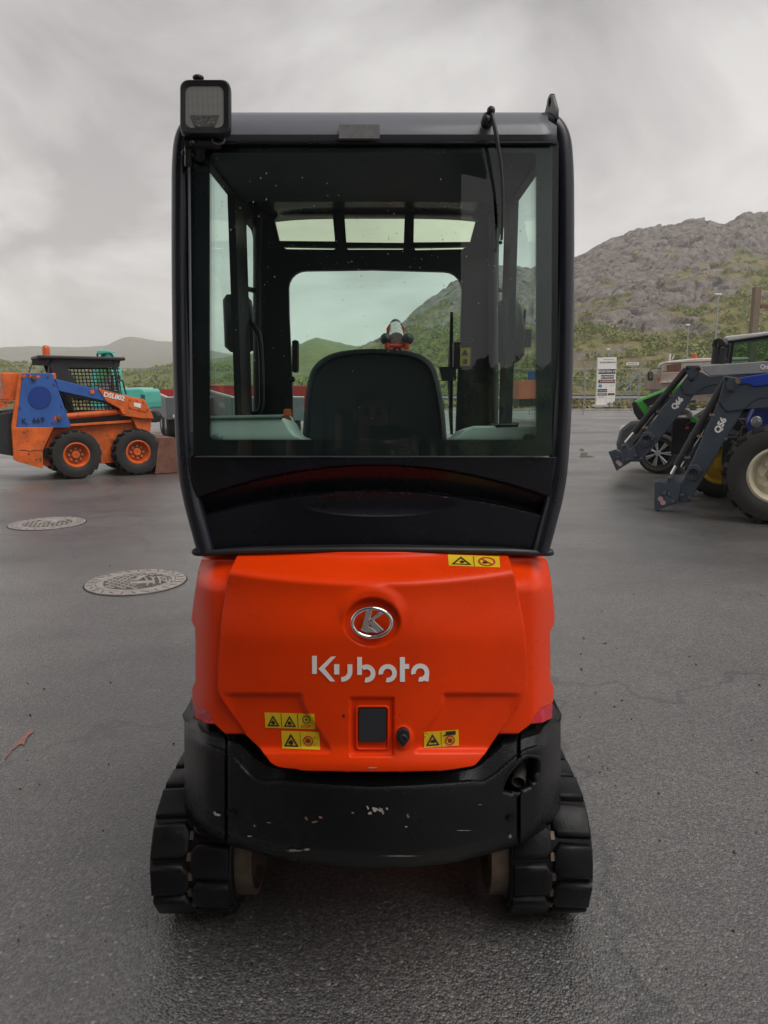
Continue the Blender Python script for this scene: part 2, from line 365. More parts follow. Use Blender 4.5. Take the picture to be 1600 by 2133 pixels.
def terrain_mat(name, rock, grass, dry, bump=.6, bs=.25, scale=.12):
    m, nt, N, L = nodes(name)
    out = N('ShaderNodeOutputMaterial'); b = N('ShaderNodeBsdfPrincipled'); L(b.outputs[0], out.inputs[0]); b.inputs['Roughness'].default_value = .9; b.inputs['Specular IOR Level'].default_value = .2
    tc = N('ShaderNodeTexCoord'); at = N('ShaderNodeAttribute'); at.attribute_name = 'veg'
    mp = N('ShaderNodeMapping'); L(tc.outputs['Object'], mp.inputs[0]); mp.inputs['Rotation'].default_value = (0, R(-42), 0); mp.inputs['Scale'].default_value = (1.5, .5, .32)
    n1 = N('ShaderNodeTexNoise'); n1.inputs['Scale'].default_value = scale*2.2; n1.inputs['Detail'].default_value = 8; n1.inputs['Roughness'].default_value = .66; L(mp.outputs[0], n1.inputs['Vector'])
    r1 = N('ShaderNodeValToRGB'); L(n1.outputs['Fac'], r1.inputs[0]); e = r1.color_ramp.elements; e[0].position = .34; e[1].position = .68; e[0].color = tuple(c*.5 for c in rock)+(1,); e[1].color = tuple(c*1.35 for c in rock)+(1,)
    n2 = N('ShaderNodeTexNoise'); n2.inputs['Scale'].default_value = scale*1.4; n2.inputs['Detail'].default_value = 7; n2.inputs['Roughness'].default_value = .6; L(tc.outputs['Object'], n2.inputs['Vector'])
    r2 = N('ShaderNodeValToRGB'); L(n2.outputs['Fac'], r2.inputs[0]); e = r2.color_ramp.elements; e[0].position = .36; e[1].position = .64; e[0].color = tuple(grass)+(1,); e[1].color = tuple(dry)+(1,)
    mx = N('ShaderNodeMixRGB'); L(at.outputs['Fac'], mx.inputs[0]); L(r1.outputs[0], mx.inputs[1]); L(r2.outputs[0], mx.inputs[2]); L(mx.outputs[0], b.inputs['Base Color'])
    bp = N('ShaderNodeBump'); bp.inputs['Strength'].default_value = bump; bp.inputs['Distance'].default_value = 2.5; L(n1.outputs['Fac'], bp.inputs['Height']); L(bp.outputs[0], b.inputs['Normal'])
    return m
HILL_M = terrain_mat('rocky_hillside', (.245, .214, .197), (.15, .165, .045), (.30, .235, .10), 1.0)
FAR_M = terrain_mat('far_hillside', (.18, .18, .17), (.11, .125, .07), (.15, .15, .10), .2, scale=.02)
GREEN_M = terrain_mat('green_hillside', (.18, .19, .12), (.10, .14, .035), (.19, .20, .07), .4, scale=.06)
VERGE_M = terrain_mat('verge', (.23, .20, .14), (.13, .14, .04), (.30, .22, .10), .4, scale=.8)

# rocky hill ahead and to the right
ridge_r = [(560, 790), (700, 760), (755, 724), (800, 702), (846, 672), (882, 636), (915, 612), (953, 584), (990, 560), (1036, 543), (1110, 548), (1150, 546), (1196, 533), (1232, 517), (1251, 503), (1293, 488), (1343, 475), (1385, 472), (1414, 467), (1474, 452), (1511, 451), (1553, 437), (1600, 441), (1700, 430), (1900, 420), (2200, 470)]
def veg_r(px, t, X, Y, Hh):
    n = fbm(X/16+5, Hh/9+Y/20, 5); n2 = fbm(X/5+5, Hh/4+Y/7, 3)
    lim = np.interp(px, [700, 950, 1180, 1300, 1450, 1600, 2200], [.95, .62, .30, .27, .33, .52, .6])
    return np.clip((lim - t + (n-.5)*1.25 + (n2-.5)*.6)*5+.5, 0, 1)
me, pos_r, veg_rr = hill('rocky_hill', ridge_r, lambda x: 330+.05*(x-800), lambda x: 105, 1.0, 420, 240, 9, 1.22, blocks=2.2, vegf=veg_r, nscale=34)
kind(finish('rocky_hill', me, HILL_M), 'structure', 'steep grey rocky hill with scrub on its lower slopes')
# green hillock seen through the cab, and far grey ridges
me, pos_g, veg_g = hill('green_hill', [(360, 760), (440, 752), (520, 740), (570, 728), (600, 722), (628, 716), (640, 709), (660, 704), (676, 709), (700, 717), (745, 723), (800, 728), (900, 735)], 640, 150, 1.0, 140, 50, 9, .9, vegf=lambda px, t, X, Y, Hh: np.clip(1.35-t*.7+(fbm(X/20, Y/20)-.5)*1.2, 0, 1), nscale=40)
kind(finish('green_hill', me, GREEN_M), 'structure', 'green hillock with a rounded stony top')
me, pos_n, veg_n = hill('near_green_slope', [(-260, 740), (-60, 748), (0, 752), (50, 758), (120, 772), (200, 776), (250, 774), (300, 768), (362, 758), (420, 756), (470, 765), (600, 790)], 300, 120, .6, 120, 40, 5, .95, vegf=lambda px, t, X, Y, Hh: np.clip(.95+(fbm(X/12, Y/12)-.5)*.8, 0, 1), nscale=24)
kind(finish('green_slope', me, GREEN_M), 'structure', 'low pale green slope behind the yard fence')
me, _, _ = hill('far_hill', [(-500, 720), (-200, 728), (0, 726), (62, 721), (157, 724), (225, 719), (245, 709), (258, 704), (270, 702), (290, 704), (325, 711), (362, 712), (420, 722), (470, 733), (560, 742), (700, 745), (900, 740)], 1700, 900, 2, 160, 40, 14, .9, vegf=lambda px, t, X, Y, Hh: np.clip(.6+(fbm(X/90, Y/90)-.5)*2, 0, 1), nscale=130)
kind(finish('far_hill', me, FAR_M), 'structure', 'far grey hills fading into mist')
# verge beyond the kerb, rising a little
rows = []
for y in (58.35, 60, 64, 70, 80, 95, 120, 180, 400, 900):
    rows.append([(x*(1+y/90), y, .12+max(0, y-64)*.006+ (.10*math.sin(x*.7+y) if y > 59 else 0)) for x in np.linspace(-90, 90, 60)])
g = MB(); g.grid(rows); o = g.build('verge', VERGE_M, smooth=60, fix=False)
at = o.data.attributes.new('veg', 'FLOAT', 'POINT'); at.data.foreach_set('value', (.35+.75*rng.random(len(o.data.vertices))).astype(np.float32))
kind(o, 'structure', 'rough grass verge beyond the kerb')

# scrub: leaf clumps
def leaf_mat(name, c0, c1):
    m, nt, N, L = nodes(name)
    out = N('ShaderNodeOutputMaterial'); b = N('ShaderNodeBsdfPrincipled'); L(b.outputs[0], out.inputs[0]); b.inputs['Roughness'].default_value = .75; b.inputs['Specular IOR Level'].default_value = .2
    gm = N('ShaderNodeNewGeometry'); r = N('ShaderNodeValToRGB'); L(gm.outputs['Random Per Island'], r.inputs[0])
    e = r.color_ramp.elements; e[0].color = tuple(c0)+(1,); e[1].color = tuple(c1)+(1,); L(r.outputs[0], b.inputs['Base Color'])
    return m
LEAF = leaf_mat('scrub_leaves', (.11, .14, .035), (.30, .32, .10))
def clumps(name, centres, radii, per, leaf, m, label):
    n = len(centres); k = per
    c = np.repeat(np.array(centres), k, 0); r = np.repeat(np.array(radii), k, 0)
    d = rng.normal(size=(n*k, 3)); d /= np.linalg.norm(d, axis=1)[:, None]; d[:, 2] = np.abs(d[:, 2])*.95-.1
    p = c+d*r*(.45+.55*rng.random((n*k, 1)))
    a = rng.normal(size=(n*k, 3)); a /= np.linalg.norm(a, axis=1)[:, None]; b = np.cross(a, d+rng.normal(size=(n*k, 3))*.5); b /= np.linalg.norm(b, axis=1)[:, None]+1e-6
    s = leaf*r[:, :1]*(.6+.8*rng.random((n*k, 1)))
    q = np.stack([p+a*s, p+b*s*.8, p-a*s, p-b*s*.8], 1).reshape(-1, 3)
    me = bpy.data.meshes.new(name); N_ = n*k
    me.vertices.add(N_*4); me.vertices.foreach_set('co', q.astype(np.float32).ravel())
    me.loops.add(N_*4); me.loops.foreach_set('vertex_index', np.arange(N_*4)); me.polygons.add(N_); me.polygons.foreach_set('loop_start', np.arange(0, N_*4, 4)); me.update(calc_edges=True)
    o = finish(name, me, m); kind(o, 'stuff', label); return o
def scatter(pos, veg, n, thr, r0, r1, tmax=.97):
    ny, nx = veg.shape; cs = []; rs = []
    while len(cs) < n:
        j = int(rng.random()**.8*ny*.84*tmax); i = int(rng.integers(0, nx))
        if veg[j, i] > thr+.35*rng.random():
            sc = r0+(r1-r0)*rng.random()**2
            cs.append(pos[j, i]+np.array([0, 0, .2*sc])); rs.append([sc*(.8+.5*rng.random()), sc*(.8+.5*rng.random()), sc*(.7+.5*rng.random())])
    return cs, rs
cs, rs = scatter(pos_r, veg_rr, 4200, .60, .5, 2.0)
clumps('hillside_scrub', cs, rs, 70, .15, LEAF, 'green scrub and small birches covering the lower rocky hillside')
cs, rs = scatter(pos_n, veg_n, 700, .4, .6, 1.9)
clumps('slope_scrub', cs, rs, 60, .16, LEAF, 'pale green bushes on the low slope behind the yard')
LEAFG = leaf_mat('verge_grass', (.10, .11, .03), (.30, .25, .10))
cs = []; rs = []
for k in range(900):
    y = 59+rng.random()**1.6*30; x = (rng.random()*2-1)*70
    cs.append((x, y, .15+max(0, y-64)*.006)); sc = .18+.35*rng.random(); rs.append([sc*1.6, sc, sc])
clumps('verge_grass', cs, rs, 20, .4, LEAFG, 'dry tufted grass along the verge')
# ---------------------------------------------------------------- the mini excavator
EX = thing('mini_excavator', 'orange mini excavator with black cab, rear end facing the camera, front centre', 'excavator', (-.03, 2.4, 0), world_coords=True)
XC = 776.0
def plan(px):            # rear plan curve of the machine (distance ahead of the camera)
    n = abs(px-XC)/391.0
    return 1.60+.13*n**2.2+.11*max(0, (n-.86)/.14)**2.2
# --- counterweight
crest_p = [(383,1533),(420,1546),(468,1566),(480,1571),(505,1596),(530,1622),(555,1628),(579,1626),(640,1631),(700,1636),(776,1640),(850,1637),(920,1633),(985,1628),(1005,1630),(1022,1620),(1036,1610),(1070,1580),(1092,1564),(1130,1552),(1169,1537)]
inner_p = [(383,1503),(400,1495),(440,1511),(468,1520),(500,1512),(540,1545),(570,1575),(640,1590),(776,1594),(920,1590),(985,1578),(1015,1540),(1045,1512),(1085,1514),(1110,1508),(1150,1494),(1169,1503)]
lowc_p = [(383,1672),(392,1690),(416,1712),(475,1738),(540,1752),(605,1766),(700,1776),(776,1780),(860,1778),(950,1768),(1030,1748),(1090,1728),(1140,1700),(1160,1682),(1169,1672)]
bot_p = [(383,1690),(392,1704),(416,1730),(475,1759),(540,1777),(605,1793),(700,1804),(776,1808),(860,1806),(950,1796),(1030,1775),(1090,1756),(1140,1722),(1160,1702),(1169,1690)]
cut_poly = [(1098,1573),(1118,1576),(1124,1586),(1123,1608),(1116,1632),(1095,1650),(1062,1656),(1046,1650),(1048,1630),(1060,1608),(1074,1592),(1088,1578)]
cols = sorted(set([384, 386, 389] + list(range(393, 466, 6)) + [466, 468, 470, 473, 475, 477] + list(range(483, 1040, 8)) + list(range(1040, 1132, 3)) + list(range(1132, 1162, 6)) + [1163, 1166, 1168]))
def cw_col(px):
    Y = plan(px); yi, yc, yl, yb = [interp(px, q) for q in (inner_p, crest_p, lowc_p, bot_p)]
    slot = .022*math.exp(-((px-471.5)/2.6)**4) + .022*math.exp(-((px-1081)/2.6)**4)
    sh = .06 if (px < 540 or px > 1010) else .06
    ring = [V(px, yi, Y+sh+.03), V(px, yi+(yc-yi)*.5, Y+sh*.5+slot), V(px, yc-5, Y+.014+slot), V(px, yc, Y+.004+slot), V(px, yc+6, Y+slot)]
    m = 26
    for k in range(1, m): ring.append(V(px, yc+6+(yl-yc-6)*k/m, Y+slot-.006*math.sin(pi*k/m)))
    ring += [V(px, yl, Y+.003+slot), V(px, yl+(yb-yl)*.5, Y+.016+slot), V(px, yb, Y+.05+slot), V(px, yb+3, Y+.20)]
    return ring
rows = [cw_col(p) for p in cols]
L0 = [[p+Vector((0.0, d, 0)) for p in rows[0]] for d in (.55, .3, .1)]; L1 = [[p+Vector((0, d, 0)) for p in rows[-1]] for d in (.1, .3, .55)]
m = MB(); allr = L0+rows+L1; m.grid(allr); n = len(rows[0]); keep = []
for f in m.f:
    if 3*n <= f[0] < (3+len(rows)-1)*n:
        ci = f[0]//n-3; ri = f[0] % n; cpx = (cols[ci]+cols[min(ci+1, len(cols)-1)])/2
        yc_, yl_ = interp(cpx, crest_p)+6, interp(cpx, lowc_p); k = ri-4
        if 0 <= k < 26 and inside(cpx, yc_+(yl_-yc_)*(k+.5)/26, cut_poly): continue
        if ri in (1, 2, 3) and inside(cpx, interp(cpx, crest_p)+(ri-2)*4, cut_poly): continue
    keep.append(f)
m.f = keep
cw = m.build('counterweight', BLACK_CAST, EX, smooth=40, solid=.02)
m = MB()  # exhaust and what is behind the opening
m.box(V(1085, 1615, 1.93), (.16, .02, .16)); m.build('exhaust_recess', DARK, cw)
m = MB(); cp_ = cut_poly+cut_poly[:2]; m.tube(smoothp([V(x, y, plan(x)+.004) for x, y in cut_poly+cut_poly[:1]], 4), .0062, 8, cap=False); m.build('opening_rim', BLACK_CAST, cw, smooth=60)
m = MB(); e0, e1 = V(1080, 1630, 1.705), V(1088, 1556, 1.83)
ax = (e0-e1).normalized()
m.lathe([(.019, 0), (.019, .14), (.0165, .14), (.0165, .02)], e0-ax*.14, ax, 20); m.build('exhaust_pipe', mat('exhaust_steel', (.13,.12,.115), .42, .6, var=.4, vs_=40), cw, smooth=40)
m = MB(); m.tube([V(1046, 1626, 1.80), V(1122, 1626, 1.80)], .003, 8); m.build('exhaust_clamp', STEEL, cw)
for bx_, by_ in ((484, 1694), (1062, 1704)):
    m = MB(); Y = plan(bx_); p = V(bx_, by_, Y-.004); m.lathe([(.016, 0), (.016, .008), (.009, .008), (.009, .018), (.004, .02)], p+Vector((0, .01, 0)), (0, -1, 0), 16); m.build('bolt', BLACK_CAST, cw, smooth=40)
# scuffs where the paint is worn through
SCUFF = mat('worn_paint', (.42,.40,.38), .5, var=.4, vs_=60); RUSTY = mat('worn_primer', (.30,.17,.11), .6, var=.4, vs_=60)
def scuff(px, py, w, h, mt, seed, slant=0):
    rr = random.Random(seed); P = []
    for i in range(14):
        a = 2*pi*i/14; q = .35+.65*rr.random(); P.append((px+math.cos(a)*w*q+math.sin(a)*slant, py+math.sin(a)*h*q))
    mm = MB(); mm.add([V(x, y, plan(x)-.0085) for x, y in P]+[V(px, py, plan(px)-.0085)], [(i, (i+1) % 14, 14) for i in range(14)]); o = mm.build('paint_scuff', mt, cw)
for i, a in enumerate([(452,1697,8,5,SCUFF,4),(447,1692,5,2,SCUFF,0),(782,1686,9,7,SCUFF,2),(795,1690,7,9,SCUFF,3),(772,1694,6,6,SCUFF,0),(766,1682,3,5,SCUFF,1),(806,1685,3,4,SCUFF,1),(655,1712,9,4,RUSTY,-3),(668,1703,5,5,RUSTY,2),(638,1705,4,6,RUSTY,2),(850,1700,4,5,RUSTY,2),(846,1722,4,2,SCUFF,0),(560,1714,6,1.5,SCUFF,0),(530,1720,2,4,SCUFF,0),(735,1693,4,2,SCUFF,0),(968,1730,20,.9,SCUFF,-2),(1000,1676,7,.9,SCUFF,-1)]): scuff(*a[:5], i, a[5])
def scuff_low(px, py, w, h, seed):
    rr = random.Random(seed); P = []
    for i in range(16):
        a = 2*pi*i/16; q = .45+.55*rr.random(); P.append((px+math.cos(a)*w*q, py+math.sin(a)*h*q))
    f = lambda x, y: V(x, y, plan(x)+.003+.013*max(0, (y-interp(x, lowc_p))/max(1, (interp(x, bot_p)-interp(x, lowc_p))*.5))-.006)
    mm = MB(); mm.add([f(x, y) for x, y in P]+[f(px, py)], [(i, (i+1) % 16, 16) for i in range(16)]); mm.build('paint_scuff', SCUFF, cw)
for i, a in enumerate([(612,1772,24,3),(640,1770,8,3),(838,1783,52,1.8),(1063,1742,4,5),(520,1742,6,1.6)]): scuff_low(*a, 50+i)

# --- bonnet
bl_p = [(1150,501),(1159,493),(1190,478),(1235,469),(1287,461),(1366,455),(1432,452),(1453,459),(1479,477),(1508,498),(1531,512),(1560,543),(1589,564),(1598,579),(1604,640),(1608,720)]
br_p = [(1150,1052),(1159,1059),(1196,1071),(1254,1083),(1309,1093),(1377,1098),(1432,1098),(1453,1092),(1468,1085),(1500,1060),(1529,1038),(1545,1027),(1573,1008),(1595,989),(1602,945),(1606,840)]
def bonY(px, py):
    n = abs(px-XC)/391.0
    Y = 1.612+.13*n**2.2
    crease = 1215-14*n*n*3
    Y += .115*sstep(0, 1, max(0, (crease+8-py))/72.0)                # top slopes away
    Y += .020*sstep(1340, 1215, py)*(1 if py > crease else 1)-.006
    Y -= .016*sstep(1548, 1600, py)                                   # lower lip
    # two side pockets
    for sgn in (-1, 1):
        u = (px-XC)*sgn
        edge = 148-62*sstep(1450, 1580, py)
        Y += .012*sstep(edge-4, edge+6, u)*sstep(1443, 1451, py)*sstep(1572, 1556, py)*sstep(318, 280, u)
    # centre block above the handle stands proud
    # dish for the emblem
    r = math.hypot((px-775)/58.0, (py-1296)/50.0)
    Y += .013*sstep(1.06, .86, r)
    r2 = math.hypot((px-775)/66.0, (py-1272)/52.0); Y -= .007*sstep(1.15, .75, r2)*sstep(.78, 1.0, r)
    # handle pocket
    a = max(abs(px-775)/42.0, abs(py-1514)/56.0); Y += .010*sstep(1.12, 1.0, a)
    # boss for the lock
    r3 = math.hypot((px-840)/19.0, (py-1537)/22.0); Y -= .006*sstep(1.3, .7, r3)
    return Y
rows = []; yy = list(np.linspace(1150, 1608, 150)); NX = 190
for y in yy:
    a, b = interp(y, bl_p), interp(y, br_p)
    if y > 1604: a = 600+(y-1604)*30; b = 950-(y-1604)*28
    row = []
    for i in range(NX+1):
        x = a+(b-a)*i/NX; row.append(V(x, y, bonY(x, y)))
    rows.append(row)
m = MB(); m.grid(rows)
bon = m.build('bonnet', ORANGE, EX, smooth=50, solid=.012)
# handle insert, lock
m = MB(); vf = flat([rrect(748, 1476, 804, 1546, 5)], 0); fr = flat([rrect(741, 1469, 811, 1560, 8), rrect(748, 1476, 804, 1548, 5)], 0)
def drape(vf, yf, off): return [V(p[0], p[1], yf(p[0], p[1])-off) for p in vf[0]], vf[1]
def flush(px, py): return 1.612
hd = MB(); hd.prism([V(x, y, 1.607) for x, y in rrect(748, 1477, 804, 1546, 4)], (0, .02, 0)); hd.build('handle_pad', mat('handle_pad', (.02,.022,.028), .5), bon)
hr = MB(); pts = rrect(743, 1471, 809, 1560, 7); hr.tube([V(x, y, 1.612) for x, y in pts+pts[:1]], .0035, 8, cap=False); hr.build('handle_frame', ORANGE, bon, smooth=60)
m = MB(); lk = [(840, 1520)]+[(840+14*math.cos(a), 1534-14*math.sin(a)) for a in np.linspace(R(80), R(-35), 8)]+[(842, 1556), (838, 1556)]+[(840+14*math.cos(a), 1534-14*math.sin(a)) for a in np.linspace(R(215), R(100), 8)]
m.prism([V(x, y, 1.590) for x, y in lk[1:]], (0, .02, 0)); lo = m.build('lock', PLASTIC, bon, bevel=.001)
m = MB(); m.lathe([(.010, 0), (.010, .007), (.007, .009), (.006, .006)], V(840, 1535, 1.590), (0, -1, 0), 18); m.build('lock_cap', PLASTIC, lo, smooth=40)
for x, y, w in ((716, 1491, 4), (833, 1489, 1.6), (777, 1599, 14)):
    m = MB(); rr = random.Random(int(x)); P = [(x+w*(.5+.5*rr.random())*math.cos(a), y+(w if w < 10 else 1.5)*(.6+.5*rr.random())*math.sin(a)) for a in np.linspace(0, 2*pi, 10)[:-1]]
    m.add([V(a, b, bonY(a, b)-.0015) for a, b in P], [tuple(range(9))]); m.build('paint_chip', INK if w < 10 else SCUFF, bon)
# emblem
m = MB(); m.tube([V(774.8+41*math.cos(a), 1297+30*math.sin(a), 1.603) for a in np.linspace(0, 2*pi, 49)], .0048, 10, cap=False)
em = m.build('emblem', CHROME, bon, smooth=60)
zz = lambda q: [(640+a/5.714, 1220+b/5.714) for a, b in q]
for q in ([(705,292),(775,296),(712,556),(640,530)], [(735,405),(850,312),(918,330),(785,418)], [(712,432),(788,408),(915,530),(842,568)], [(716,480),(770,500),(845,566),(712,556)]):
    m = MB(); m.prism([V(x, y, 1.6045) for x, y in zz(q)], (0, .008, 0)); m.build('letter_stroke', CHROME, em, bevel=.0012)
# lettering
def ring_poly(cx, cy_, ro, ri, a0, a1): return arc(cx, cy_, ro, a0, a1, 26)+arc(cx, cy_, ri, a1, a0, 26)
letters = [
 [(57,835),(115,835),(115,1050),(57,1050)], [(285,843),(342,843),(208,985),(333,1140),(275,1140),(133,990)],
 [(320,935),(382,935),(382,1057),(320,1057)], [(480,937),(537,937)]+arc(416, 1022, 121, 0, 90)+[(405,1143),(405,1086)]+arc(416, 1022, 64, 90, 0),
 [(595,850),(652,850),(652,1062),(595,1062)], ring_poly(705, 1045, 107, 50, -128, 102), ring_poly(958, 1042, 109, 54, 168+0, 168+294) if False else ring_poly(958, 1042, 109, 54, -190, 102),
 [(1103,850),(1163,850),(1163,1145),(1103,1145)], [(1160,932),(1213,932),(1213,990),(1160,990)], ring_poly(1345, 1035, 108, 53, -193, 102), [(1396,1020),(1452,1030),(1446,1138),(1402,1138)]]
for q in letters:
    vf = flat([zz(q)]); m = MB(); m.add(*drape(vf, bonY, .0022)); m.build('letter', WHITE, bon)
# --- orange side wings and reflectors
wl_o = [(1166,419),(1190,413),(1222,407.5),(1277,400),(1293,398.5),(1308,406),(1340,407),(1421,407),(1434,400),(1461,401),(1469,404),(1479,430),(1500,444),(1511,451),(1529,470)]
wr_o = [(1160,1130),(1168,1140),(1210,1148.5),(1278,1155.4),(1295,1155.4),(1317,1146),(1416,1147),(1432,1154),(1460,1152.7),(1464,1151),(1476,1124),(1495,1112),(1509,1104.5),(1527,1080)]
def wingY(px, y, xb, xo):
    w = abs(xo-xb); q = abs(px-xb)/w if w > 1 else 0
    return 1.612+.13*(abs(px-XC)/391)**2.2+.016+.10*max(0, (abs(px-XC)/376-.86)/.14)**2.4+.09*sstep(1240, 1165, y)**1.5
for side, outer, inner in (('l', wl_o, bl_p), ('r', wr_o, br_p)):
    rows = []
    for y in np.linspace(1163 if side == 'r' else 1166, 1529, 92):
        xo = interp(y, outer); xb = interp(y, inner); xb += 10 if side == 'l' else -10
        row = [V(xo+(xb-xo)*i/26, y, wingY(xo+(xb-xo)*i/26, y, xb, xo)) for i in range(27)]
        if y < 1466: ext = [row[0]+Vector((0, d, 0)) for d in (.5, .25, .08, .02)]
        else: ext = [row[0]+Vector((0, d, 0)) for d in (.09, .06, .03, .01)]
        rows.append(ext+row)
    tops = [p+Vector((0, .05, .012)) for p in rows[0]]; rows = [[p+Vector((0, .25, .014)) for p in rows[0]], tops]+rows
    m = MB(); m.grid(rows); wg = m.build('side_panel', ORANGE, EX, smooth=45, solid=.008)
    # red reflector below the wing
    P = [(404,1470),(430,1480),(451,1511),(430,1506),(405,1496)] if side == 'l' else [(1151,1465),(1124,1477),(1105,1509),(1128,1505),(1150,1497)]
    fy = lambda x, y: wingY(x, y, 460 if side == 'l' else 1095, 402 if side == 'l' else 1153)-.002
    m = MB(); lp = [V(x, y, fy(x, y)) for x, y in P]; bk = [p+Vector((0, .06, 0)) for p in lp]
    m.loft([bk, lp], cap=True); m.build('red_reflector', RED_LENS, EX, bevel=.003)
    m = MB(); X0 = V(*( (406, 1250, 1.79) if side == 'l' else (1152, 1250, 1.79))).x
    s_ = -1 if side == 'l' else 1
    m.box((X0+s_*.002, 1.90, V(400, 1250, 1.82).z), (.003, .14, .075)); m.build('side_label', YELLOW, wg)
m = MB(); m.box((-.03, 2.12, .86), (.74, .62, .5)); m.build('engine_bay', DARK, EX)
# --- labels on the bonnet
def label(name_, x0, y0, x1, y1, skew, parts_):
    def mp(u, v): return (x0+(x1-x0)*u+skew[1]*v, y0+(y1-y0)*v+skew[0]*u)
    m = MB(); rr_ = []
    for j in range(7): rr_.append([V(*mp(i/14, j/6), bonY(*mp(i/14, j/6))-.0018) for i in range(15)])
    m.grid(rr_); lb = m.build('warning_label', YELLOW, bon)
    for kind_, loops in parts_:
        mt = INK if kind_ == 'k' else RED_INK
        vf = flat([[mp(a, b) for a, b in lp] for lp in loops]); q = MB(); q.add(*drape(vf, bonY, .0034 if kind_ == 'k' else .0040)); q.build('pictogram' if kind_ == 'k' else 'red_mark', mt, lb)
    return lb
def tri(cx, cy_, s, asp): # warning triangle outline
    o = [(cx-s, cy_+s*asp*.8), (cx+s, cy_+s*asp*.8), (cx, cy_-s*asp*.95)]; i = [(cx-s*.66, cy_+s*asp*.60), (cx+s*.66, cy_+s*asp*.60), (cx, cy_-s*asp*.55)]
    return [o, i]
def blob(cx, cy_, s, asp, seed):
    rr = random.Random(seed); return [[(cx+s*(.5+.6*rr.random())*math.cos(a), cy_+s*asp*(.5+.6*rr.random())*math.sin(a)) for a in np.linspace(0, 2*pi, 12)[:-1]]]
def ring_(cx, cy_, s, asp, w=.78): return [ellipse(cx, cy_, s, s*asp, 22), ellipse(cx, cy_, s*w, s*asp*w, 22)]
def bar(cx, cy_, s, asp): return [[(cx-s*.75, cy_-s*asp*.58), (cx-s*.58, cy_-s*asp*.75), (cx+s*.75, cy_+s*asp*.58), (cx+s*.58, cy_+s*asp*.75)]]
def rule(x, w=.006): return [[(x-w, .04), (x+w, .04), (x+w, .96), (x-w, .96)]]
def brd(): return [[(.0, .0), (1, 0), (1, 1), (0, 1)], [(.012, .04), (.988, .04), (.988, .96), (.012, .96)]]
lb = label('a', 551, 1484, 655, 1516, (3, 2), [('k', rule(.33)), ('k', rule(.66)), ('k', tri(.165, .56, .125, 3.3)), ('k', blob(.165, .66, .05, 3, 1)), ('k', tri(.495, .56, .125, 3.3)), ('k', blob(.495, .66, .05, 3, 2)), ('k', ring_(.83, .40, .08, 3.2, .8)), ('k', [ellipse(.83, .40, .022, .07, 10)])])
tv = text('STOP', 1, bold=.02)
q = MB(); q.add([V(551+104*.83+p[0]*8.6, 1484+35*.84-p[1]*9, bonY(551+104*.83+p[0]*8.6, 1484+35*.84-p[1]*9)-.004) for p in tv[0]], tv[1]); q.build('red_mark', RED_INK, lb)
label('b', 586, 1522, 665, 1559, (3, 2), [('k', rule(.49)), ('k', tri(.245, .55, .20, 2.1)), ('k', blob(.245, .66, .08, 2, 3)), ('k', blob(.70, .52, .09, 1.6, 4)), ('r', ring_(.70, .52, .135, 2.1)), ('r', bar(.70, .52, .12, 2.1)), ('k', [arc(.90, .32, .06, 20, 300, 12)+arc(.90, .32, .048, 300, 20, 12)]), ('k', [arc(.90, .72, .06, 60, 340, 12)+arc(.90, .72, .048, 340, 60, 12)])])
label('c', 883, 1525, 955, 1558, (-5, 1), [('k', rule(.5)), ('k', tri(.25, .56, .20, 2.1)), ('k', blob(.26, .62, .09, 1.3, 5)), ('k', [[(.64, .07), (.92, .05), (.92, .30), (.64, .32)]]), ('k', [[(.55, .3), (.66, .22), (.68, .27), (.57, .37)]]), ('k', blob(.75, .64, .07, 2.2, 6)), ('r', ring_(.75, .64, .145, 2.1)), ('r', bar(.75, .64, .13, 2.1))])
label('d', 933, 1155, 1040, 1178, (4, 2), [('k', rule(.5)), ('k', tri(.25, .53, .20, 3.4*.62)), ('k', blob(.26, .62, .07, 2, 7)), ('k', blob(.72, .58, .08, 2.2, 8)), ('r', ring_(.75, .5, .17, 2.4)), ('r', bar(.75, .5, .155, 2.4))])

# --- cab shell
def tubepx(pts, r, n=14): return [V(*p) for p in pts], r, n
YR = 1.83
lp = smoothp([V(429,1146,1.80), V(414,1090,1.80), V(399,1030,1.805), V(388,955,1.81), V(381,800,1.82), V(378,600,1.83), V(378,420,1.835), V(379,340,1.84), V(385,290,1.845), V(402,262,1.85), V(424,256,1.875)])
rp_ = smoothp([V(1125,1146,1.80), V(1140,1090,1.80), V(1155,1030,1.805), V(1165,955,1.81), V(1173,800,1.82), V(1176,600,1.83), V(1176,420,1.835), V(1174,340,1.84), V(1168,290,1.845), V(1152,262,1.85), V(1132,256,1.875)])
for pth in (lp, rp_):
    m = MB(); m.tube(pth, .0235, 16); m.build('rear_pillar', BLACK_CAB, EX, smooth=60)
m = MB()  # inner flanges beside the glass and the top beam
fl = flat([[(392, 300), (405, 262), (1150, 262), (1164, 300), (1160, 955), (398, 955)], rrect(405, 303, 1149, 948, 10)], 0)
m.add([V(p[0], p[1], 1.812) for p in fl[0]], fl[1]); m.build('rear_frame', BLACK_CAB, EX, solid=.02)
m = MB(); prof = [(302, 1.815), (298, 1.800), (280, 1.788), (262, 1.795), (250, 1.812), (240, 1.84), (236, 1.875), (234, 1.93)]
beam = mat('beam_paint', (.125,.13,.155), .42, var=.1, coat=.15)
m.grid([[V(x, y, Yy) for x in np.linspace(392 if y > 255 else 410, 1160 if y > 255 else 1142, 24)] for y, Yy in prof]); tb = m.build('top_beam', beam, EX, smooth=25, solid=.01)
m = MB(); m.add([V(706,259,1.786), V(791,259,1.786), V(791,288,1.778), V(706,288,1.778)], [(0,1,2,3)]); m.build('faded_label', mat('faded_label', (.135,.128,.135), .7, var=.3, vs_=80), tb)
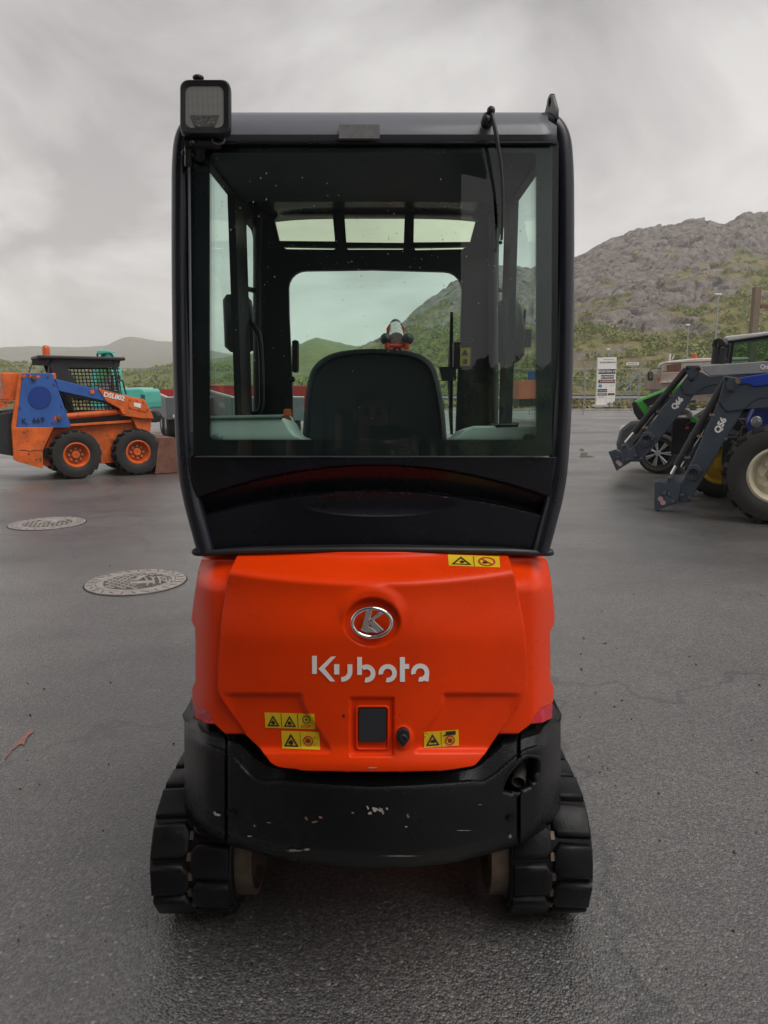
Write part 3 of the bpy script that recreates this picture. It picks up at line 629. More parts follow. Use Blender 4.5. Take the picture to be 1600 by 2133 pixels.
m = MB(); m.tube([V(x, 297, 1.796) for x in (405, 600, 780, 960, 1150)], .0028, 8); m.build('drip_rail', BLACK_CAB, tb, smooth=60)
# roof
XL, XR = -.500, .440
m = MB(); rows = []
for Y in np.linspace(1.92, 2.95, 8):
    rows.append([(x, Y, 2.205+.05*math.sin(pi*min(1, (Y-1.9)/1.2))**.7-.03*abs((x+.03)/.5)**4) for x in np.linspace(XL, XR, 14)])
m.grid(rows); m.build('roof', BLACK_CAB, EX, smooth=60, solid=.012)
m = MB(); m.grid([[(x, Y, 2.195) for x in (XL-.002, XR+.004)] for Y in (1.90, 2.6)]); m.build('headliner', mat('headliner', (.060,.075,.088), .7), EX)
# side frames
def side_plate(X, openings, name_):
    outer = [(1.86, 1.27), (2.3, 1.05), (2.97, 1.05), (2.97, 2.225), (2.06, 2.225), (1.86, 2.02)]
    vf = flat([outer]+openings, .012)
    m = MB(); m.add([(X+p[2], p[0], p[1]) for p in vf[0]], vf[1]); return m.build(name_, DARK, EX)
sl = side_plate(-.502, [[(1.90, 1.30), (2.47, 1.30), (2.47, 2.185), (2.10, 2.185), (1.90, 1.98)], rrect(2.665, 1.10, 2.93, 2.165, .05)], 'side_frame')
sr = side_plate(.444, [[(1.90, 1.30), (2.545, 1.30), (2.545, 2.185), (2.10, 2.185), (1.90, 1.98)], rrect(2.69, 1.10, 2.95, 2.165, .05)], 'side_frame')
for X, pr in ((-.502, sl), (.444, sr)):
    m = MB(); m.add([(X, 1.88, 1.25), (X, 2.95, 1.10), (X, 2.95, 2.195), (X, 2.08, 2.195), (X, 1.88, 1.99)], [(0,1,2,3,4)]); m.build('side_glass', GLASS_S, pr)
# front frame with windscreen opening and roof slots
fo = [(533, 938), (531, 420), (560, 418), (1000, 418), (1037, 420), (1035, 938)]
holes = [[(612, 936), (610, 800), (604, 660)] + [(603+35-35*math.cos(a), 566+35-35*math.sin(a)) for a in np.linspace(0, pi/2, 6)] + [(778, 564)] + [(960-35+35*math.sin(a), 568+35-35*math.cos(a)) for a in np.linspace(0, pi/2, 6)] + [(958, 700), (952, 800), (947, 936)]]
holes += [[(574, 462), (582, 451), (694, 450), (699, 506), (584, 505)], [(718, 451), (843, 451), (841, 509), (722, 508)], [(862, 451), (980, 452), (990, 462), (978, 507), (861, 508)]]
holes += [[(588, 516), (699, 518), (699, 522), (695, 523), (600, 522)], [(722, 518), (841, 518), (839, 523), (726, 523)], [(861, 518), (970, 516), (962, 522), (865, 524)]]
vf = flat([fo]+holes, .0); m = MB(); m.add([V(p[0], p[1], 2.90) for p in vf[0]], vf[1]); ff = m.build('front_frame', DARK, EX, solid=.03)
m = MB(); m.add([V(590, 555, 2.915), V(972, 555, 2.915), V(966, 938, 2.915), V(596, 938, 2.915)], [(0,1,2,3)]); m.build('windscreen', GLASS_S, EX)
m = MB(); m.add([V(560, 440, 2.915), V(1000, 440, 2.915), V(1000, 530, 2.915), V(560, 530, 2.915)], [(0,1,2,3)]); m.build('roof_window', GLASS_C, EX)
m = MB(); m.box((-.03, 2.88, .98), (.98, .05, .36)); m.build('front_lower_panel', DARK, EX)
# A-pillar inner covers reaching back a little
for a, b in (((531, 430), (560, 930)), ((1034, 430), (1000, 930))):
    m = MB(); p0, p1 = V(a[0]+6*(1 if a[0] < 800 else -1), a[1], 2.84), V(a[0]+6*(1 if a[0] < 800 else -1), 930, 2.84)
    m.tube([p0, p1], .018, 10); m.build('front_pillar_trim', DARK, EX, smooth=60)
# rear glass, printed border
m = MB(); gy = lambda y: 1.766+.042*(950-y)/650.0
m.add([V(403,300,gy(300)), V(1151,300,gy(300)), V(1147,950,gy(950)), V(407,950,gy(950))], [(0,1,2,3)]); rg = m.build('rear_window', GLASS_G, EX)
cl = rrect(437, 318, 1117, 916, 12); vf = flat([rrect(404, 301, 1150, 949, 6), cl], 0)
m = MB(); m.add([V(p[0], p[1], gy(p[1])+.004) for p in vf[0]], vf[1]); m.build('window_border', mat('window_print', (.006,.006,.009), .3, var=0), rg)
m = MB()   # dotted edge of the printed border
def dot(x, y, r): m.add([V(x+r*math.cos(a), y+r*math.sin(a), gy(y)+.0035) for a in (0, pi/2, pi, 3*pi/2)], [(0,1,2,3)])
for k in range(5):
    r = 1.55-.26*k
    for y in np.arange(330, 912, 3.2): dot(438+k*3.0, y+(k % 2)*1.6, r); dot(1116-k*3.0, y+(k % 2)*1.6, r)
    for x in np.arange(446, 1110, 3.2): dot(x+(k % 2)*1.6, 915-k*2.4, r*.9)
kind(m.build('dotted_edge', INK, rg), 'stuff')
m = MB()   # rain drops
rr = random.Random(5)
for k in range(260):
    x = rr.uniform(450, 1105); y = rr.gauss(530, 120) if k < 300 else rr.uniform(330, 900)
    if not 330 < y < 905: continue
    r = rr.choice([.0006, .0008, .0010, .0013]); m.ball(V(x, y, gy(y)-.0006), r, 6, 3, (1, .6, rr.choice([1, 1.2, 1.9])))
kind(m.build('rain_drops', mat('water_drop', (.30,.33,.34), .05, var=0), rg, smooth=60), 'stuff')
m = MB(); m.tube([V(407,953,1.793), V(600,953,1.79), V(950,953,1.79), V(1143,953,1.793)], .004, 8); m.build('window_seal', beam, EX, smooth=60)
# lower rear panel with the swooping recess
def arcs(px):
    n = (px-780)/355.0; return 968+64*n*n, 1023+50*n*n
rows = []
for y in np.linspace(953, 1147, 230):
    row = []
    xa = interp(y, [(953, 392), (1030, 402), (1100, 418), (1147, 431)]); xb = interp(y, [(953, 1160), (1030, 1150), (1100, 1136), (1147, 1124)])
    for i in range(131):
        x = xa+(xb-xa)*i/130; u, l = arcs(x); n = (x-778)/375
        Y = 1.772+.012*n*n+.0002*(y-953)*.2
        Y += .050*sstep(u-2, u+3, y)*(.15+.85*min(1, max(0, (y-u)/(l-u))))
        lens = ((x-790)/160.0)**2+((y-1050)/26.0)**2
        Y -= .042*sstep(l-4, l+4, y)
        Y += .009*max(0, 1-lens)**.8*(1 if y > l else 0)
        row.append(V(x, y, Y))
    rows.append(row)
m = MB(); m.grid(rows); m.build('rear_panel', BLACK_PANEL, EX, smooth=35, solid=.01)
m = MB(); sq = smoothp([V(405,1148,1.80), V(420,1152,1.79), V(520,1148,1.765), V(776,1145,1.750), V(1035,1148,1.765), V(1130,1152,1.79), V(1150,1150,1.80)], 8)
m.tube(sq, .0085, 10); m.grid([[p+Vector((0,0,.003)) for p in sq], [p+Vector((0,.12,.012)) for p in sq]]); m.build('rubber_seal', PLASTIC, EX, smooth=60)
m = MB(); m.box((-.03, 2.4, 1.12), (.92, 1.05, .06)); m.build('cab_floor', DARK, EX)
# --- rear wiper, lifting eye, work lamp
m = MB(); m.tube(smoothp([V(1024,236,1.752), V(1030,262,1.745), V(1037,300,1.742), V(1044,350,1.744), V(1047,400,1.748), V(1047,450,1.752), V(1045,500,1.758)], 4), [.0062]*8+[.0058, .0056, .0052, .005, .0047, .0045, .0042]+[.0042]*10, 10, squash=.8)
wp = m.build('rear_wiper', mat('wiper_arm', (.03,.03,.034), .4), EX, smooth=60)
m = MB(); m.ball(V(1023,230,1.752), .0095); m.build('wiper_joint', PLASTIC, wp, smooth=60)
m = MB(); m.ball(V(1043,505,1.757), .0045); m.build('wiper_tip', PLASTIC, wp, smooth=60)
m = MB(); m.lathe([(.014, 0), (.014, .028), (.010, .034)], V(1014, 257, 1.79), (0, -1, .1), 18); m.ball(V(1014, 250, 1.755), .012); m.build('wiper_pivot', PLASTIC, wp, smooth=50)
m = MB(); vf = flat([[(0,0), (.075,0), (.072,.02), (.052,.052)]+arc(.036, .052, .016, 0, 180, 8)+[(.018,.052), (0,.02)], ellipse(.036, .048, .0075, .013, 14)], .0034)
bx0 = V(1153, 247, 1.83)
m.add([(bx0.x+p[2]+.25*(p[0]-.036)*0-.22*(p[0]-.03), bx0.y+p[0]-.01, bx0.z+p[1]-.004) for p in vf[0]], vf[1]); m.ball(V(1147,250,1.87), .014, sc=(1.2,1,1)); m.build('lifting_eye', BLACK_CAB, EX, smooth=30)
LX = [V(x, y, 1.735) for x, y in rrect(375, 166, 480, 281, 18)]
ctr = V(425, 222, 1.735)
m = MB(); rgs = []
for sc, d in ((1.0, .0), (1.0, .012), (1.02, .016), (1.02, .028), (.93, .05), (.7, .075)):
    rgs.append([ctr+(p-ctr)*sc+Vector((-.10*d*1.6, d, .02*d)) for p in LX])
rgs.insert(0, [ctr+(p-ctr)*.95+Vector((0, -.005, 0)) for p in LX]); rgs.insert(0, [ctr+(p-ctr)*.76+Vector((0, -.003, 0)) for p in LX]); rgs.insert(0, [ctr+(p-ctr)*.74+Vector((0, .012, 0)) for p in LX])
m.loft(rgs); wl = m.build('work_lamp', PLASTIC, EX, smooth=35)
def lens_mat():
    mm, nt, N, L = nodes('lamp_lens'); out = N('ShaderNodeOutputMaterial'); b = N('ShaderNodeBsdfPrincipled'); L(b.outputs[0], out.inputs[0])
    tc = N('ShaderNodeTexCoord'); w = N('ShaderNodeTexWave'); w.bands_direction = 'X'; w.inputs['Scale'].default_value = 28; w2 = N('ShaderNodeTexWave'); w2.bands_direction = 'Z'; w2.inputs['Scale'].default_value = 18
    L(tc.outputs['Object'], w.inputs[0]); L(tc.outputs['Object'], w2.inputs[0]); ad = N('ShaderNodeMath'); ad.operation = 'ADD'; L(w.outputs['Fac'], ad.inputs[0]); L(w2.outputs['Fac'], ad.inputs[1])
    bp = N('ShaderNodeBump'); bp.inputs['Strength'].default_value = .05; bp.inputs['Distance'].default_value = .003; L(ad.outputs[0], bp.inputs['Height']); L(bp.outputs[0], b.inputs['Normal'])
    b.inputs['Base Color'].default_value = (.52,.52,.49,1); b.inputs['Metallic'].default_value = .6; b.inputs['Roughness'].default_value = .2; return mm
m = MB(); m.add([ctr+(p-ctr)*.78+Vector((0, -.0015, 0)) for p in LX], [tuple(range(len(LX)))]); m.build('lens', lens_mat(), wl)
m = MB(); P = [ctr+(Vector(V(x, y, 1.735))-ctr)*.9 for x, y in ((393,243),(462,243),(450,270),(406,270))]
m.add([p+Vector((0, -.003, 0)) for p in P], [(0,1,2,3)]); m.build('reflector', mat('lamp_reflector', (.5,.5,.48), .2, .9, var=.6, vs_=150), wl)
m = MB(); m.tube([V(416,285,1.755), V(416,330,1.80)], .012, 8); m.tube([V(392,288,1.76), V(392,345,1.80)], .009, 8); m.tube([V(385,298,1.76), V(460,298,1.77)], .013, 8); m.ball(V(401,297,1.742), .006); m.ball(V(384,318,1.785), .007); m.ball(V(400,320,1.785), .007); m.build('lamp_bracket', PLASTIC, wl, smooth=40)
m = MB(); m.ball(V(413,162,1.76), .011, sc=(1.2,1,.6)); m.build('lamp_bolt', PLASTIC, wl, smooth=40)
m = MB(); m.tube(smoothp([V(444,284,1.755), V(443,294,1.752), V(452,300,1.75), V(464,298,1.75), V(468,290,1.752), V(466,282,1.756)], 4), .0022, 8); m.build('lamp_wire', beam, wl, smooth=60)
m = MB(); m.tube([V(394,345,1.797), V(396,600,1.795), V(400,900,1.79)], .0032, 8); m.build('cable', beam, EX, smooth=60)
# --- inside the cab
so = smoothp([(626,1000,0),(630,918,0),(634,850,0),(641,795,0),(656,760,0),(690,737,0),(740,728,0),(800,727,0),(858,733,0),(893,749,0),(911,780,0),(925,850,0),(931,918,0),(936,1000,0)], 4)
c0 = Vector((778, 860, 0)); rgs = []
for sc, Y in ((.80, 2.165), (.90, 2.160), (.94, 2.145), (.975, 2.15), (1.0, 2.175), (1.0, 2.24), (.96, 2.27), (.7, 2.28)):
    rgs.append([V(*( (c0+(p-c0)*sc)[:2] ), Y) for p in so])
m = MB(); m.loft(rgs); st = m.build('seat_back', SEAT, EX, smooth=40)
m = MB(); m.box((-.03, 2.38, 1.20), (.46, .42, .12)); m.build('seat_cushion', SEAT, EX, bevel=.03)
tl = [(436,932),(436,876),(588,869),(596,878),(603,893),(614,906),(640,917),(640,932)]
m = MB(); m.prism([V(x, y, 1.90) for x, y in tl], (0, .25, -.02)); cn = m.build('side_console', TRIM, EX, bevel=.006)
m = MB(); m.tube([V(436,871,1.90), V(588,868,1.90)], .006, 8); m.ball(V(452, 912, 1.895), .017, sc=(1,.5,.7)); m.build('console_rim', mat('rim_grey', (.16,.18,.18), .5), cn, smooth=60)
tr = [(1118,932),(1118,886),(988,887),(968,895),(957,907),(942,917),(942,932)]
m = MB(); m.prism([V(x, y, 1.90) for x, y in tr], (0, .25, -.02)); cn = m.build('side_console', TRIM, EX, bevel=.006)
m = MB(); m.prism([V(x, y, 1.90) for x, y in ((1031,885),(1076,885),(1081,881),(1079,889),(1034,891))], (0, .08, 0)); m.ball(V(1103, 912, 1.895), .017, sc=(1,.5,.7)); m.build('console_tray', DARK, cn)
m = MB(); m.tube(smoothp([V(597,905,2.02), V(597,880,2.02), V(598,866,2.02)], 3), .008, 10); m.prism([V(x, y, 2.0) for x, y in ((590,866),(591,852),(605,852),(607,866))], (0, .02, 0)); m.build('control_lever', mat('lever_orange', (.45,.07,.02), .5), EX, bevel=.002)
m = MB(); m.tube([V(594+16*math.cos(a), 880+16*math.sin(a), 2.03) for a in np.linspace(0, 2*pi, 25)], .003, 8, cap=False); m.build('lever_ring', TRIM, EX, smooth=60)
# grab bar on the door, door post label
m = MB(); m.tube(smoothp([V(504,655,2.66), V(512,664,2.66), V(530,682,2.66), V(541,705,2.66), V(545,760,2.66), V(546,830,2.66), V(542,855,2.66), V(528,862,2.66), V(506,864,2.66)], 4), .010, 10); m.build('grab_bar', PLASTIC, EX, smooth=60)
m = MB(); m.tube([V(505,600,2.60), V(528,604,2.86)], .009, 8); m.build('door_stay', PLASTIC, EX, smooth=60)
for P in (((501,580),(506,580),(507,640),(503,640)), ((505,735),(509,735),(510,772),(507,772))):
    m = MB(); m.prism([V(x, y, 2.64) for x, y in P], (0, .003, 0)); m.build('post_label', YELLOW, EX)
m = MB(); m.prism([V(x, y, 2.80) for x, y in rrect(945, 712, 982, 768, 4)], (0, .05, 0)); m.box(V(950, 724, 2.79), (.012, .02, .022)); lk_ = m.build('latch_box', PLASTIC, EX, bevel=.003)
m = MB(); m.prism([V(x, y, 2.797) for x, y in ((959,724),(980,724),(979,762),(958,762))], (0, .002, 0)); m.build('latch_label', YELLOW, lk_)
for P in ([(969,727),(976,740),(962,740)], [(965,748),(974,748),(974,758),(965,758)]):
    m = MB(); m.prism([V(x, y, 2.794) for x, y in P], (0, .001, 0)); m.build('pictogram', INK, lk_)
m = MB(); m.prism([V(x, y, 2.80) for x, y in ((915,764),(950,764),(950,792),(922,794))], (0, .04, 0)); m.build('latch_arm', PLASTIC, EX)
m = MB(); m.tube([V(941,650,2.93), V(940,730,2.93), V(939,860,2.93), V(941,905,2.93)], [.006,.009,.009,.006], 8); m.tube([V(936,730,2.935), V(934,800,2.935), V(938,880,2.935)], .003, 6); m.build('front_wiper', PLASTIC, EX, smooth=60)
m = MB(); m.prism([V(x, y, 2.86) for x, y in rrect(608, 708, 621, 776, 5)], (0, .04, 0)); m.ball(V(609, 790, 2.86), .012); m.build('window_latch', PLASTIC, EX, bevel=.004)
# mirrors outside the front corners
def mirror(P, Y, arm):
    m = MB(); c = sum((V(x, y, Y) for x, y in P), Vector((0,0,0)))/len(P); ring = [V(x, y, Y) for x, y in P]
    m.loft([[c+(p-c)*.86+Vector((0, -.012, 0)) for p in ring], ring, [p+Vector((0, .03, 0)) for p in ring], [c+(p-c)*.8+Vector((0, .06, 0)) for p in ring]])
    mo = m.build('mirror', PLASTIC, EX, smooth=40)
    m = MB(); m.tube(smoothp(arm, 4), .009, 8); m.build('mirror_arm', PLASTIC, mo, smooth=60)
mirror([(464,625),(472,613),(510,612),(522,625),(529,660),(533,710),(531,728),(516,733),(480,733),(468,722)], 2.98, [V(500,612,2.99), V(503,600,2.99), V(530,606,2.95)])
mirror([(1032,640),(1042,626),(1075,622),(1086,640),(1096,690),(1092,740),(1078,755),(1045,757),(1029,748),(1027,700)], 2.98, [V(1060,622,2.99), V(1058,606,2.99), V(1032,604,2.95)])
m = MB(); m.tube([V(1090,690,3.0), V(1094,645,3.0)], .006, 6); m.box(V(1098, 705, 3.0), (.03,.03,.07)); m.build('side_wiper', PLASTIC, EX)
# --- boom in front of the cab
BO = mat('boom_orange', (.55,.045,.012), .4, var=.15, chip=(.05,.045,.04), chip_amt=.25, chip_s=25)
m = MB()
for x in (806, 848): m.prism([V(x-5, 727, 3.7), V(x-5, 700, 3.7), V(x, 694, 3.7), V(x+5, 700, 3.7), V(x+5, 727, 3.7)], (0, .25, 0))
m.prism([V(804, 716, 3.72), V(850, 716, 3.72), V(850, 724, 3.72), V(804, 724, 3.72)], (0, .2, 0))
bx = V(827, 712, 3.7)
m.tube([(bx.x, 3.15, .75), (bx.x, 3.25, 1.25), (bx.x, 3.75, 1.70)], [.11,.10,.09], 4); m.tube([(bx.x, 3.75, 1.70), (bx.x, 4.4, 1.55), (bx.x, 4.9, .9)], [.09,.08,.06], 4)
bm_ = m.build('boom', BO, EX, bevel=.008)
m = MB(); m.cyl(V(826,708,3.72), V(824,678,3.95), .040, .034, 18); m.build('boom_cylinder', mat('cylinder_rod', (.6,.6,.58), .3, .5), bm_, smooth=50)
m = MB(); m.ball(V(824,677,3.93), .032); m.cyl(V(810,686,3.9), V(838,684,3.9), .026); m.build('boom_pin', PLASTIC, bm_, smooth=50)
m = MB(); m.ball(V(804,706,3.72), .03); m.ball(V(850,706,3.72), .03); m.cyl(V(800,706,3.74), V(853,706,3.74), .02); m.build('boom_pin', PLASTIC, bm_, smooth=50)
for x in (809, 839):
    m = MB(); m.prism([V(x-3, 700, 3.85), V(x-4, 684, 3.85), V(x, 678, 3.85), V(x+4, 684, 3.85), V(x+3, 700, 3.85)], (0, .1, 0)); m.build('boom_lug', BO, bm_)
m = MB(); m.box((bx.x, 4.9, .35), (.40, .35, .5)); m.build('bucket', BLACK_CAST, EX, bevel=.05)
# --- undercarriage, tracks
m = MB(); m.box((-.035, 2.5, .33), (.72, .9, .20)); m.cyl((-.035, 2.45, .42), (-.035, 2.45, .62), .30, n=28); m.box((-.035, 2.42, .66), (.9, 1.1, .06)); m.build('undercarriage', DARK, EX)
m = MB(); m.box((-.035, 3.55, .22), (1.2, .05, .36)); m.box((-.32, 3.3, .22), (.08, .5, .08)); m.box((.25, 3.3, .22), (.08, .5, .08)); m.build('dozer_blade', BO, EX, bevel=.01)
def track(xa, xb):
    YB, YF, HZ, rb = 1.965, 3.02, .205, .182
    per = 2*(YF-YB)+2*pi*rb
    def at(s, r):       # along the loop: rear arc first, centre of rear arc = s 0
        s = s % per; q = pi*rb/2
        if s < q: a = s/rb; return Vector((0, YB-r*math.cos(a), HZ+r*math.sin(a))), a
        s -= q
        if s < YF-YB: return Vector((0, YB+s, HZ+r)), pi/2
        s -= YF-YB
        if s < pi*rb: a = s/rb; return Vector((0, YF+r*math.sin(a), HZ+r*math.cos(a))), pi/2+a
        s -= pi*rb
        if s < YF-YB: return Vector((0, YF-s, HZ-r)), pi*1.5
        s -= YF-YB; a = s/rb - pi/2; return Vector((0, YB-r*math.cos(a), HZ+r*math.sin(a))), a+2*pi
    m = MB(); rings = []; K = 120
    for k in range(K+1):
        o, _ = at(per*k/K, rb); i_, _ = at(per*k/K, rb-.022); e_, _ = at(per*k/K, rb-.006)
        rings.append([Vector((xa, e_.y, e_.z)), Vector((xa+.008, o.y, o.z)), Vector((xb-.008, o.y, o.z)), Vector((xb, e_.y, e_.z)), Vector((xb, i_.y, i_.z)), Vector((xa, i_.y, i_.z))])
    m.loft(rings, cap=False); tk = m.build('rubber_track', RUBBER, EX, smooth=35)
    off = OFF[tk.name]
    P = 31; w = xb-xa; src = {}
    for col in (0, 1):
        for k in range(P):
            s = per*(k+.5*col)/P; c, a = at(s, rb-.001)
            if col not in src:
                # block: long across the track, tapered outward; local x across, y along travel, z outward
                lw = w*.47; q = MB(); h = .014
                a0 = [(-lw/2, -.049), (lw/2-.016, -.046), (lw/2, -.030), (lw/2, .030), (lw/2-.018, .050), (-lw/2, .043)]
                if col == 0: pass
                else: a0 = [(-x, y) for x, y in a0][::-1]
                q.loft([[(x, y, -.004) for x, y in a0], [(x*.99, y*.95, h*.5) for x, y in a0], [(x*.965, y*.86, h*.9) for x, y in a0], [(x*.90, y*.70, h*1.06) for x, y in a0]])
                lug0 = q.build('tread_block', RUBBER, tk, smooth=60); src[col] = lug0; lug = lug0
            else:
                lug = src[col].copy(); C.objects.link(lug); lug.parent = tk; OFF[lug.name] = Vector((0,0,0))
            nrm = Vector((0, -math.cos(a), math.sin(a))); tng = Vector((0, math.sin(a), math.cos(a)))
            M = Matrix((Vector((1, 0, 0)), tng, nrm)).transposed()
            if M.determinant() < 0: M = Matrix((Vector((-1, 0, 0)), tng, nrm)).transposed()
            cx = xa+w*(.255 if col == 0 else .745)
            lug.matrix_local = Matrix.Translation(Vector((cx, c.y, c.z))-off) @ M.to_4x4()
        src[col].data.transform(Matrix.Translation(off))    # built around the origin
    m = MB()
    for k in range(P*2):
        c, a = at(per*(k+.25)/(P*2), rb+.004); M = Matrix.Rotation(pi/2-a, 3, 'X'); m.box((xa+w*.5, c.y, c.z), (.014, .022, .010), Matrix.Rotation(-(a-pi/2), 3, 'X'))
    kind(m.build('core_ends', STEEL, tk), 'stuff')
    return tk
XW = (-.655, -.428, .358, .585)
t1 = track(XW[0], XW[1]); t2 = track(XW[2], XW[3])
for xa, s_ in ((XW[1], 1), (XW[2], -1)):
    m = MB(); m.lathe([(.135, 0), (.150, 0), (.150, .05), (.135, .05)], (xa+s_*.002, 1.965, .205), (s_, 0, 0), 40, close=True); m.lathe([(.12, .01), (.12, .03), (.03, .03)], (xa, 1.965, .205), (s_, 0, 0), 30); m.build('idler_wheel', STEEL, EX, smooth=40)
m = MB(); m.box((XW[1]-.11, 2.5, .205), (.12, 1.0, .16)); m.box((XW[2]+.11, 2.5, .205), (.12, 1.0, .16)); m.build('track_frame', DARK, EX)
# ---------------------------------------------------------------- helpers for vehicles seen side on
class Frame:
    "x along the vehicle (to the right in the picture), y away from the camera, z up"
    def __init__(s, X, Y, ang):
        s.o = Vector((X, Y)); s.a = ang; s.d = Vector((math.cos(ang), math.sin(ang))); s.n = Vector((-math.sin(ang), math.cos(ang)))
    def P(s, x, y, v=0.0):
        a = (x-CX)/F; b = (CY-y)/F; r = Vector((a, cT+b*sT, -sT+b*cT)); q = s.o+s.n*v
        t = (q.x*s.n.x+q.y*s.n.y)/(r.x*s.n.x+r.y*s.n.y); w = r*t
        return Vector(((w.x-s.o.x)*s.d.x+(w.y-s.o.y)*s.d.y, v, HC+w.z))
    def plate(s, m, pts, v0, v1):
        return m.prism([s.P(x, y, v0) for x, y in pts], (0, v1-v0, 0))
    def txt(s, m, body, x, y, v, h_px, ang=0, bold=.0, space=1.0, sx=1.0):
        vf = text(body, 1, bold=bold, space=space); ca, sa = math.cos(R(ang)), math.sin(R(ang)); k = h_px/.7
        pts = []
        for p in vf[0]:
            a, b = p[0]*k*sx, p[1]*k
            pts.append(s.P(x+a*ca-b*sa, y-(a*sa+b*ca), v))
        return m.add(pts, vf[1])
    def thing(s, *a, **k): return thing(*a, loc=(s.o.x, s.o.y, 0), rotz=s.a, **k)
def tyre(c, r, w, parent, rim_r, rim_mat, lugs=0, lug_parts=False, rim_depth=.5, hubs=0, tread=.03, tm=None):
    "wheel with axle along y; the outer face looks to -y"
    c = Vector(c); tm = tm or RUBBER_DRY
    wh = MB(); prof = [(rim_r*.98, .04*w), (rim_r*1.05, .0), (rim_r+(r-rim_r)*.45, -.07*w), (r*.93, .0), (r-tread, .10*w), (r-tread, .9*w), (r*.93, w), (rim_r*1.05, w), (rim_r*.98, .96*w)]
    wh.lathe(prof, c, (0, 1, 0), 40, close=True); ty = wh.build('tyre', tm, parent, smooth=45)
    k = MB(); q = MB(); src = None
    for i in range(lugs):
        for sgn in (0, 1):
            a = 2*pi*(i+.5*sgn)/lugs
            e = Vector((math.cos(a), 0, math.sin(a))); t = Vector((-math.sin(a), 0, math.cos(a)))
            y0, y1 = (.0*w, .56*w) if sgn == 0 else (w, .44*w)
            dl = r*.22
            def pt(u, y, rr): return c+e*rr+t*(u)+Vector((0, y, 0))
            th = r*.055
            ring0 = [pt(-th, y0, r*.935), pt(th, y0, r*.935), pt(th+dl, y1, r-tread-.004), pt(-th+dl, y1, r-tread-.004)]
            ring1 = [pt(-th*.8, y0+(.05*w if sgn == 0 else -.05*w), r), pt(th*.8, y0+(.05*w if sgn == 0 else -.05*w), r), pt(th*.8+dl, y1, r), pt(-th*.8+dl, y1, r)]
            if lug_parts:
                z = MB(); z.loft([ring0, ring1]); z.build('tread_lug', tm, ty, smooth=30)
            else: q.loft([ring0, ring1])
    if lugs and not lug_parts: kind(q.build('tread_lugs', tm, ty, smooth=30), 'stuff')
    d = rim_depth*w
    wh = MB(); wh.lathe([(rim_r, .02*w), (rim_r*.92, .0), (rim_r*.86, .06*w), (rim_r*.78, d), (rim_r*.34, d*.92), (rim_r*.30, d*.6), (rim_r*.26, d*.55), (.01, d*.55), (.01, w*.9), (rim_r, .95*w)], c, (0, 1, 0), 36, close=True)
    rm = wh.build('rim', rim_mat, parent, smooth=35)
    if hubs:
        b = MB(); b.lathe([(rim_r*.66, d*.97), (rim_r*.66, d*.86), (rim_r*.36, d*.84), (rim_r*.36, d*.97)], c, (0, 1, 0), 30, close=True); b.build('hub_recess_ring', RUSTB if rim_mat is SO else rim_mat, rm, smooth=35)  # loader wheels: shade of the recess round the nuts painted as a brown ring
    for i in range(hubs):
        a = 2*pi*i/hubs; p = c+Vector((math.cos(a), 0, math.sin(a)))*rim_r*.5+Vector((0, d*.9, 0)); b = MB(); b.cyl(p, p-Vector((0, .03, 0)), rim_r*.095, n=8); b.build('wheel_nut', rim_mat, rm)
    return ty

# ---------------------------------------------------------------- skid steer loader, left
SO = mat('loader_orange', (.72, .135, .020), .55, var=.3, vs_=5, chip=(.14,.075,.05), chip_amt=.42, chip_s=7)
SB = mat('loader_blue', (.032, .115, .40), .5, var=.15, vs_=4, chip=(.20,.16,.16), chip_amt=.25, chip_s=8)
SBD = mat('loader_dark_blue', (.006, .040, .24), .5, var=.1)
RUSTB = mat('rusty_brown', (.17, .075, .05), .75, var=.35, vs_=8)
SBLK = mat('loader_black', (.022, .023, .026), .5, var=.35, vs_=5)
fs = Frame(-5.49, 12.62, math.atan2(.60, .90))
SK = fs.thing('skid_steer_loader', 'old orange and blue skid steer loader with wire mesh cab and amber beacon', 'loader')
P = fs.P
rw = P(160, 953, 0); fw = P(288, 944, 0)
for c in (rw, fw):
    for v in (-.02, 1.22):
        tyre((c.x, v, .43), .43, .30, SK, .225, SO, lugs=18, rim_depth=.42, hubs=8 if v < 0 else 0)
def part(name, m_, pts, v0, v1, frame=fs, parent=None, bevel=.008, **k):
    m = MB(); frame.plate(m, pts, v0, v1); return m.build(name, m_, parent or SK, bevel=bevel, **k)
part('chassis', SO, [(112, 889), (275, 877), (284, 893), (280, 962), (205, 966), (95, 972), (92, 938)], .31, 1.19)
part('rear_side_plate', SO, [(29, 890), (112, 890), (89, 940), (90, 976), (37, 962)], .10, .40)
part('rear_tower', SB, [(47, 777), (109, 777), (147, 884), (146, 891), (34, 892)], .104, .34)
part('rear_side_plate', SO, [(29, 890), (112, 890), (89, 940), (90, 976), (37, 962)], 1.1, 1.4)
part('rear_tower', SB, [(47, 777), (109, 777), (146, 881), (34, 887)], 1.15, 1.4)
m = MB(); m.prism([fs.P(x, y, .096) for x, y in ellipse(83, 828, 24.5, 23.5, 30)], (0, -.004, 0)); m.build('painted_disc', SBD, SK)
m = MB(); fs.txt(m, 'K', 50, 878, .093, 11, 3, .015); fs.txt(m, '669', 80, 876, .093, 12, 3, .012); kind(m.build('number', INK, SK), 'stuff')
for x, y in ((70, 787), (123, 870)):
    m = MB(); p = fs.P(x, y, .1); m.cyl(p, p+Vector((0, -.06, 0)), .045, .035, 14); m.build('pivot_pin', RUSTB, SK, smooth=40)
m = MB(); u0 = fs.P(29, 890, .1).x; ur = fs.P(47, 777, .1).x
zt, zb = fs.P(47, 777, .1).z, .45
